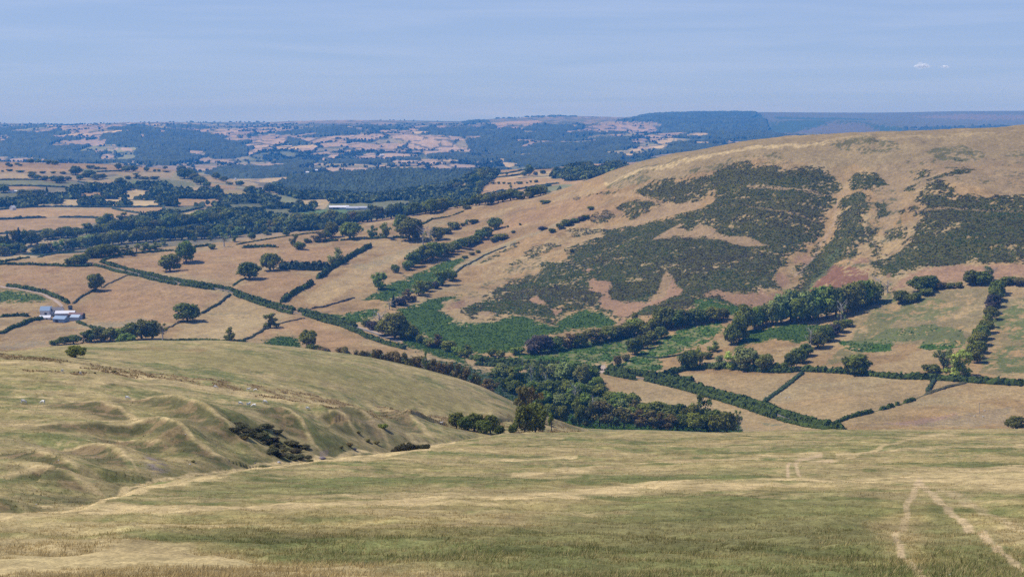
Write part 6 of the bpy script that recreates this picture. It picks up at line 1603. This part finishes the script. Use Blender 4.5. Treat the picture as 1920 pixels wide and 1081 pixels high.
def building(name, label, cat, u, v, L_, W, eave, ridge, rot, wall_m, roof_m, ymin, ymax, group=None, windows=(), door=None, chimneys=(), bays=0, open_front=False, sunk=1.2):
    """gabled building, ridge along local x; u, v = photo pixel of the middle of its foot"""
    x, y, z = at(u, v, ymin, ymax)
    e = bpy.data.objects.new(name, None); COL.objects.link(e)
    e.location = (x, y, z); e.rotation_euler = (0, 0, math.radians(rot)); e.empty_display_size = .1
    tag(e, label, cat, group)
    l, w_ = L_ / 2, W / 2
    V = np.array([(-l, -w_, -sunk), (l, -w_, -sunk), (l, w_, -sunk), (-l, w_, -sunk), (-l, -w_, eave), (l, -w_, eave), (l, w_, eave), (-l, w_, eave), (-l, 0, ridge), (l, 0, ridge)])
    mesh_np('wall', V, [np.array([(0, 1, 5, 4), (2, 3, 7, 6)]), np.array([(1, 2, 6, 9, 5), (3, 0, 4, 8, 7)])], wall_m, smooth_=False, parent=e)
    o_ = .35; th = .16
    sl = (ridge - eave) / w_
    parts = []
    for s in (-1, 1):
        a = np.array([(-l - o_, 0, ridge + .02), (l + o_, 0, ridge + .02), (l + o_, s * (w_ + o_), eave - o_ * sl + .02), (-l - o_, s * (w_ + o_), eave - o_ * sl + .02)])
        b = a + (0, 0, th)
        vv_ = np.concatenate([a, b])
        parts.append((vv_, np.array([(0, 1, 2, 3), (7, 6, 5, 4), (0, 4, 5, 1), (1, 5, 6, 2), (2, 6, 7, 3), (3, 7, 4, 0)])))
    rv, rf = join(parts)
    roof = mesh_np('roof', rv, rf, roof_m, smooth_=False, parent=e)
    for cx in chimneys:
        v1, f1 = box(cx, 0, ridge + .55, .9, .7, 1.6)
        mesh_np('chimney', v1, f1, wall_m, smooth_=False, parent=roof)
    for (wx, wz, ww, wh) in windows:
        v1, f1 = box(wx, -w_ - .03, wz, ww + .24, .10, wh + .24)
        fr = mesh_np('window', v1, f1, M_white, smooth_=False, parent=e)
        v1, f1 = box(wx, -w_ - .09, wz, ww, .06, wh)
        mesh_np('pane', v1, f1, M_glass, smooth_=False, parent=fr)
    if door:
        v1, f1 = box(door[0], -w_ - .04, door[2] / 2, door[1], .1, door[2])
        mesh_np('door', v1, f1, M_dark, smooth_=False, parent=e)
    if open_front:
        v1, f1 = box(l + .04, 0, eave * .48, .1, W * .8, eave * .95)
        mesh_np('door', v1, f1, M_dark, smooth_=False, parent=e)
    return e
FY = (1200, 1700)
G1 = 'buildings of the white farm'
building('farmhouse', 'long white two-storey farmhouse with a dark slate roof', 'farmhouse', 107, 589.5, 12.5, 6.5, 5.0, 7.6, -6, M_white, M_slate, *FY, windows=[(-3.8, 3.7, 1, 1.2), (-.8, 3.7, 1, 1.2), (2.0, 3.7, 1, 1.2), (4.3, 3.7, 1, 1.2), (-2.4, 1.4, 1, 1.2), (3.2, 1.4, 1, 1.2)], door=(.6, 1.0, 2.1), chimneys=(-5.4, 5.4), group=G1)
building('barn', 'tall barn with a blue-grey roof joined to the left of the farmhouse', 'barn', 86, 590, 9.5, 9.0, 5.0, 8.8, 4, M_white, M_blue, *FY, group=G1, door=(1, 2.4, 2.8))
building('shed', 'low shed with a white roof in front of the blue-grey barn', 'shed', 85, 597.5, 10.5, 8.0, 1.7, 3.6, 8, M_white, M_wsheet, *FY, group=G1, door=(2, 1.6, 1.4))
building('barn', 'long barn with a bright white roof in the middle of the farm', 'barn', 123, 592, 19, 8.5, 3.2, 5.4, 5, M_grey, M_wsheet, *FY, group=G1)
building('barn', 'blue-grey metal barn at the front of the farm, gable to the right', 'barn', 115, 604, 13, 9.5, 4.0, 6.4, -16, M_blue, M_blue, *FY, group=G1, open_front=False, door=(-2, 3, 3.2))
building('barn', 'pale blue barn at the right end of the farm', 'barn', 143, 600, 9, 8.5, 3.6, 5.6, -10, M_lblue, M_lblue, *FY, group=G1)
building('barn', 'barn with a rust-red roof and dark open end at the right of the farm', 'barn', 144, 596, 15, 7.0, 3.8, 5.6, -10, M_dark, M_rust, *FY, group=G1, open_front=True)
building('stone_hut', 'small dark stone hut above the white-roofed barn', 'hut', 132, 580, 3.2, 3.2, 2.6, 4.2, 40, M_dark, M_dark, *FY, door=(0, .9, 1.6))
SY = (2500, 3500)
G2 = 'sheds of the big distant farm'
building('farm_shed', 'dark-walled shed with a bright white roof, leftmost of the big farm sheds', 'shed', 627, 392, 22, 16, 4.2, 7.4, 12, M_dark, M_wsheet, *SY, group=G2)
building('farm_shed', 'white-roofed shed, second from the left of the big farm sheds', 'shed', 645, 392, 20, 16, 4.2, 7.6, 10, M_grey, M_wsheet, *SY, group=G2)
building('farm_shed', 'long grey-roofed shed in the middle of the big farm', 'shed', 661, 393, 26, 20, 4.0, 7.0, 4, M_grey, M_grey, *SY, group=G2)
building('farm_shed', 'long grey-roofed shed at the right of the big farm', 'shed', 682, 392.5, 26, 18, 4.0, 6.6, 2, M_grey, M_grey, *SY, group=G2)
building('cottage', 'small white house right of the big farm sheds', 'house', 703, 394, 10, 8, 5, 8, 30, M_white, M_slate, *SY, group=G2, windows=[(-2, 3.2, 1, 1.2), (2, 3.2, 1, 1.2)])
building('cottage', 'white house with a pale gable above the long striped field', 'house', 24, 393.5, 11, 8, 5, 9, 70, M_white, M_white, 2150, 4000, windows=[(-2, 3, 1, 1.2), (2, 3, 1, 1.2)], chimneys=(4.5,))
G3 = 'white cottages on the left hills'
building('cottage', 'white cottage left of the round clump of trees on the left hills', 'house', 21, 361, 11, 8, 4.6, 7.4, 0, M_white, M_rust, 2150, 4200, group=G3, windows=[(-2, 3, 1, 1.2), (2, 3, 1, 1.2)])
building('cottage', 'low white annexe right of the cottage on the left hills', 'house', 31, 360.5, 10, 6, 3, 4.6, 0, M_white, M_wsheet, 2150, 4200, group=G3)
building('cottage', 'white cottage right of the dark clump below the pointed tree', 'house', 86, 368, 9, 7, 4.6, 8, 60, M_white, M_white, 2150, 4200, group=G3)
building('cottage', 'grey cottage among the dark trees left of the wooded hill', 'house', 497, 357, 11, 9, 5, 9, 30, M_white, M_slate, 2600, 4300, windows=[(-2, 3, 1, 1.2)])
building('cottage', 'tiny white cottage on the brow right of the left hills', 'house', 441, 336, 5, 5, 4, 6.5, 60, M_white, M_white, 2600, 4300)
for (u, v, lab, L_) in ((591, 322, 'distant white house above the left edge of the wooded hill', 22), (575, 326, 'distant pale shed left of the white house above the wooded hill', 18), (687, 303.5, 'distant long white shed in the middle of the far fields', 30),
                        (716, 292.5, 'distant white house on the patchwork hill', 20), (724, 302, 'distant bright gabled house below the patchwork hill', 14), (175, 294.5, 'distant white shed in the left valley', 26),
                        (1043, 276, 'distant white house among the far woods', 16), (272, 279, 'distant white farm beside the dark left woods', 22), (241, 234, 'distant white house near the left skyline', 26)):
    building('farmhouse', lab, 'house', u, v, L_, 12, 6, 10, 15, M_white, M_wsheet, 5300, 14000, group='distant white houses', sunk=4)

# ------------------------------------------------------------------ posts, stones
M_wood = mat_plain('pole_wood', (0.42, 0.40, 0.37), ((6, .8, 1.2, 3),))
def pole(u, v, hpx, label, ymin=850, ymax=2200):
    x, y, z = at(u, v, ymin, ymax)
    H = hpx * y / FPX
    e = bpy.data.objects.new('utility_pole', None); COL.objects.link(e); e.location = (x, y, z); e.empty_display_size = .1
    tag(e, label, 'utility pole', 'utility poles along the lane')
    vv_, ff_ = tube([(0, 0, -.4), (0, 0, H * .5), (0, 0, H)], [.20, .17, .13], 8)
    mesh_np('post', vv_, ff_, M_wood, parent=e)
    v1, f1 = box(0, 0, H - .5, 1.6, .14, .14); mesh_np('crossarm', v1, f1, M_wood, smooth_=False, parent=e)
for u, v, h_, lab in ((577, 584, 11, 'pale utility pole beside the upper lane hedge'), (979, 684, 17, 'utility pole by the lane, left of the dingle trees'), (1048, 690, 14, 'utility pole by the lane behind the dingle'),
                      (1238, 706, 8, 'short pole at the meeting of the two hedges'), (1836, 775, 22, 'slim pole in the pale field at the right'), (581, 455, 18, 'leaning pole beside the strip field at the upper middle')):
    pole(u, v, h_, lab)

M_stone = mat_plain('stone', (0.50, 0.48, 0.47), ((5, .75, 1.2, 4),), rough=.95)
M_dstone = mat_plain('dark_stone', (0.22, 0.18, 0.19), ((5, .75, 1.2, 4),), rough=.95)
def rock_mesh(seed, mat):
    ph = (1 + 5 ** .5) / 2
    import bmesh
    bm = bmesh.new(); bmesh.ops.create_icosphere(bm, subdivisions=2, radius=.5)
    g2 = np.random.default_rng(seed)
    off = g2.uniform(-5, 5, 3)
    for v in bm.verts:
        n1 = float(fbm(np.array([v.co.x * 2 + off[0]]), np.array([v.co.y * 2 + v.co.z * 1.7 + off[1]]), seed, 3)[0])
        v.co *= .7 + .6 * n1
        v.co.z = max(v.co.z * .7, -.15)
    me = bpy.data.meshes.new('boulder'); bm.to_mesh(me); bm.free(); me.materials.append(mat)
    return me
RM = [rock_mesh(s, M_stone if s < 3 else M_dstone) for s in range(5)]
for i, (u, v, w_, lab, mi) in enumerate(((523, 867, 8, 'pale boulder at the lower end of the gorse thicket', 0), (604, 860, 14, 'large dark boulder on the gully lip', 3), (110, 862, 3, 'small pale stone on the brown bank at the left', 1),
                                         (356, 870, 4, 'small pale stone under the ribbed slope', 2), (348, 814, 3, 'small pale stone on the middle rib', 1), (665, 842, 8, 'dark stone low on the gully side', 4), (478, 868, 4, 'grey stone near the foot of the gorse', 3),
                                         (1782, 1077, 6, 'pale stone beside the trodden path, bottom right', 0), (1800, 1074, 4, 'smaller pale stone right of the path stone', 1), (68, 945, 3, 'small white stone on the dark gully floor at the left', 2))):
    x, y, z = at(u, v, 22, 560)
    o = bpy.data.objects.new('boulder', RM[mi]); COL.objects.link(o)
    s = w_ * y / FPX
    o.location = (x, y, z + s * .08); o.scale = (s, s, s * .8); o.rotation_euler = (0, 0, i * 1.3)
    tag(o, lab, 'stone', 'stones on the near slopes')

# ------------------------------------------------------------------ sheep and cattle
M_fleece = mat_plain('fleece', (0.86, 0.83, 0.76), ((14, .85, 1.1, 4),), rough=1)
M_face = mat_plain('sheep_face', (0.60, 0.56, 0.50), ((14, .9, 1.1, 3),))
M_cow = mat_plain('dark_hide', (0.05, 0.04, 0.035), ((5, .8, 1.2, 3),), rough=.8)
def animal(name, graze, mat, fat=1.0, seed=0):
    """one continuous body: trunk, neck, head and four jointed legs grown over a skeleton, 1 m long"""
    hd = (.62, 0, .18) if graze else (.66, 0, .92)
    nk = (.50, 0, .42) if graze else (.52, 0, .74)
    P = [(-.38, 0, .60), (-.15, 0, .61), (.12, 0, .60), (.34, 0, .60), nk, hd, (hd[0] + (.06 if graze else .16), 0, hd[2] - (.10 if graze else .05)),
         (-.47, 0, .52), (-.52, 0, .34)]
    Rr = [(.17 * fat, .19 * fat), (.21 * fat, .22 * fat), (.21 * fat, .22 * fat), (.17 * fat, .19 * fat), (.10, .10), (.075, .085), (.045, .045), (.05, .05), (.025, .025)]
    E = [(0, 1), (1, 2), (2, 3), (3, 4), (4, 5), (5, 6), (0, 7), (7, 8)]
    for sx, par in ((-.36, 0), (.32, 3)):
        for sy in (-1, 1):
            b = len(P)
            if sx < 0:
                P += [(sx + .02, sy * .12, .42), (sx - .07, sy * .12, .24), (sx - .03, sy * .12, .02)]
            else:
                P += [(sx, sy * .11, .40), (sx + .02, sy * .11, .22), (sx, sy * .11, .02)]
            Rr += [(.075, .075), (.038, .038), (.032, .032)]
            E += [(par, b), (b, b + 1), (b + 1, b + 2)]
    for sy in (-1, 1):
        b = len(P); P.append((hd[0] - .04, sy * .12, hd[2] + .06)); Rr.append((.022, .022)); E.append((5, b))
    me = bpy.data.meshes.new(name); me.from_pydata(P, E, [])
    o = bpy.data.objects.new(name, me); COL.objects.link(o)
    m = o.modifiers.new('skin', 'SKIN'); m.use_smooth_shade = True
    for i, r in enumerate(Rr):
        me.skin_vertices[0].data[i].radius = r
    me.skin_vertices[0].data[1].use_root = True
    sb = o.modifiers.new('sub', 'SUBSURF'); sb.levels = 1; sb.render_levels = 1
    dg = bpy.context.evaluated_depsgraph_get()
    m2 = bpy.data.meshes.new_from_object(o.evaluated_get(dg))
    m2.name = name; m2.materials.clear(); m2.materials.append(mat)
    bpy.data.objects.remove(o)
    return m2
AN = {('sheep', True): animal('sheep', True, M_fleece, 1.15), ('sheep', False): animal('sheep', False, M_fleece, 1.15), ('cow', True): animal('cow', True, M_cow, .95), ('cow', False): animal('cow', False, M_cow, .95)}
def put_animal(kind, u, v, rot, graze, label, group, size, ymin, ymax):
    x, y, z = at(u, v, ymin, ymax)
    o = bpy.data.objects.new(kind, AN[(kind, graze)]); COL.objects.link(o)
    o.location = (x, y, z); o.rotation_euler = (0, 0, math.radians(rot)); o.scale = (size, size, size)
    tag(o, label, kind, group)
SG = 'sheep grazing on the gully hillside'
for (u, v, r, g1, lab) in ((44, 756, 20, True, 'white sheep, left one of the pair near the left edge'), (80, 757, 170, True, 'white sheep, right one of the pair near the left edge'),
                           (239, 749, 5, True, 'white sheep alone in the middle of the green hillside'), (404, 728, 10, True, 'white sheep beside the brown bracken line, leftmost of three'),
                           (466, 732, 30, False, 'white sheep beside the bracken line, second of three'), (479, 733, 190, True, 'white sheep beside the bracken line, rightmost of three'),
                           (451, 759, 0, True, 'white sheep, leftmost of the three below the bright ridge'), (466, 761, 60, False, 'white sheep, middle of the three below the bright ridge'), (476, 763, 180, True, 'white sheep, rightmost of the three below the bright ridge'),
                           (497, 756, 0, True, 'white sheep standing broadside on the bright ridge'), (577, 768, 10, True, 'white sheep lying low right of the bright ridge'), (117, 698, 90, True, 'tiny white sheep at the end of the rushes'),
                           (151, 702, 100, True, 'tiny white sheep beside the second rush clump'), (827, 795, 10, False, 'white sheep left of the dark thicket at the gully mouth')):
    put_animal('sheep', u, v, r, g1, lab, SG, 1.15, 150, 700)
for (u, v, r, g1, lab) in ((1473, 747, 0, True, 'white sheep, left of the pair in the right-hand tan field'), (1480, 746, 20, True, 'white sheep, right of the pair in the right-hand tan field'), (1464, 740, 90, False, 'white sheep beside the scruffy dividing hedge'),
                           (1846, 771, 0, True, 'white sheep, highest of three in the pale right field'), (1827, 781, 40, True, 'white sheep, left of three in the pale right field'), (1843, 782, 0, True, 'white sheep, lowest of three in the pale right field'),
                           (1855, 656, 0, True, 'white sheep right of the hedge down the right side'), (1562, 630, 30, True, 'white sheep above the diagonal strip')):
    put_animal('sheep', u, v, r, g1, lab, 'sheep in the right-hand fields', 1.3, 780, 2000)
for (u, v, r, g1, lab) in ((78, 454, 10, True, 'dark cow, leftmost on the pale strip at the left'), (84.5, 453, 170, True, 'dark cow, second on the pale strip at the left'), (89, 454.5, 20, True, 'dark cow, third on the pale strip at the left'), (95, 453.5, 0, True, 'dark cow, rightmost on the pale strip at the left'),
                           (59, 458.5, 0, True, 'dark cow standing apart lower on the pale strip'), (372, 398, 0, True, 'dark cow, leftmost on the bleached far strip'), (378, 396.5, 20, True, 'dark cow, middle on the bleached far strip'), (383, 396, 160, True, 'dark cow, rightmost on the bleached far strip')):
    put_animal('cow', u, v, r, g1, lab, 'cattle on the far strips', 2.6, 1900, 3500)

# ------------------------------------------------------------------ two small clouds, far beyond the haze
def cloud(label, u, v, wpx, hpx, seed):
    D = 42000.0
    t = float(v2t(v)); a = (u - 960) / FPX * fw(t)
    g2 = np.random.default_rng(seed)
    import bmesh
    bm = bmesh.new()
    W = wpx * D / FPX; H = hpx * D / FPX
    for k in range(26):
        b2 = bmesh.new(); bmesh.ops.create_icosphere(b2, subdivisions=3, radius=1)
        q = g2.uniform(-1, 1); r = H * (.14 + .42 * (1 - abs(q)) * g2.uniform(.4, 1))
        cx, cy, cz = q * W * .42, g2.uniform(-.2, .2) * W, (1 - abs(q)) * H * g2.uniform(-.1, .45)
        for vtx in b2.verts:
            vtx.co = Vector((vtx.co.x * r * 1.3 + cx, vtx.co.y * r * 1.3 + cy, vtx.co.z * r * .95 + cz))
        me = bpy.data.meshes.new('x'); b2.to_mesh(me); b2.free(); bm.from_mesh(me); bpy.data.meshes.remove(me)
    me = bpy.data.meshes.new('cloud'); bm.to_mesh(me); bm.free()
    o = bpy.data.objects.new('cloud', me); COL.objects.link(o)
    o.location = (a * D, D, ZC + t * D)
    m = bpy.data.materials.get('cloud_vapour')
    if m is None:
        m = bpy.data.materials.new('cloud_vapour'); m.use_nodes = True; t_ = m.node_tree; t_.nodes.clear()
        out = t_.nodes.new('ShaderNodeOutputMaterial'); df = t_.nodes.new('ShaderNodeBsdfDiffuse'); tp = t_.nodes.new('ShaderNodeBsdfTransparent'); ms = t_.nodes.new('ShaderNodeMixShader')
        df.inputs['Color'].default_value = (1, 1, 1, 1); ms.inputs[0].default_value = .12
        t_.links.new(tp.outputs[0], ms.inputs[1]); t_.links.new(df.outputs[0], ms.inputs[2]); t_.links.new(ms.outputs[0], out.inputs['Surface'])
    me.materials.append(m)
    tag(o, label, 'cloud')
cloud('small white puff of cloud at the upper right, the larger of two', 1729, 125, 34, 11, 3)
cloud('tiny faint wisp of cloud right of the larger puff', 1772, 126, 20, 5, 5)

# ------------------------------------------------------------------ the air itself
HX = float(np.abs(Xg).max()) + 200.0
hz_bot = float(Zg_abs.min()) - 1.0; hz_top = max(float(Zg_abs.max()) + 40, ZC + 60)
hv, hf = box(0, 7700, (hz_bot + hz_top) / 2, 2 * HX, 15800, hz_top - hz_bot)
hm = bpy.data.materials.new('haze_air'); hm.use_nodes = True; t_ = hm.node_tree; t_.nodes.clear()
out = t_.nodes.new('ShaderNodeOutputMaterial'); pv = t_.nodes.new('ShaderNodeVolumePrincipled')
pv.inputs['Color'].default_value = (0.060, 0.34, 1.0, 1)
pv.inputs['Absorption Color'].default_value = (0.75, 0.58, 0.6, 1)
pv.inputs['Density'].default_value = 8.2e-5
pv.inputs['Anisotropy'].default_value = 0.0
t_.links.new(pv.outputs[0], out.inputs['Volume'])
tag(mesh_np('haze', hv, hf, hm, smooth_=False), kind='stuff')
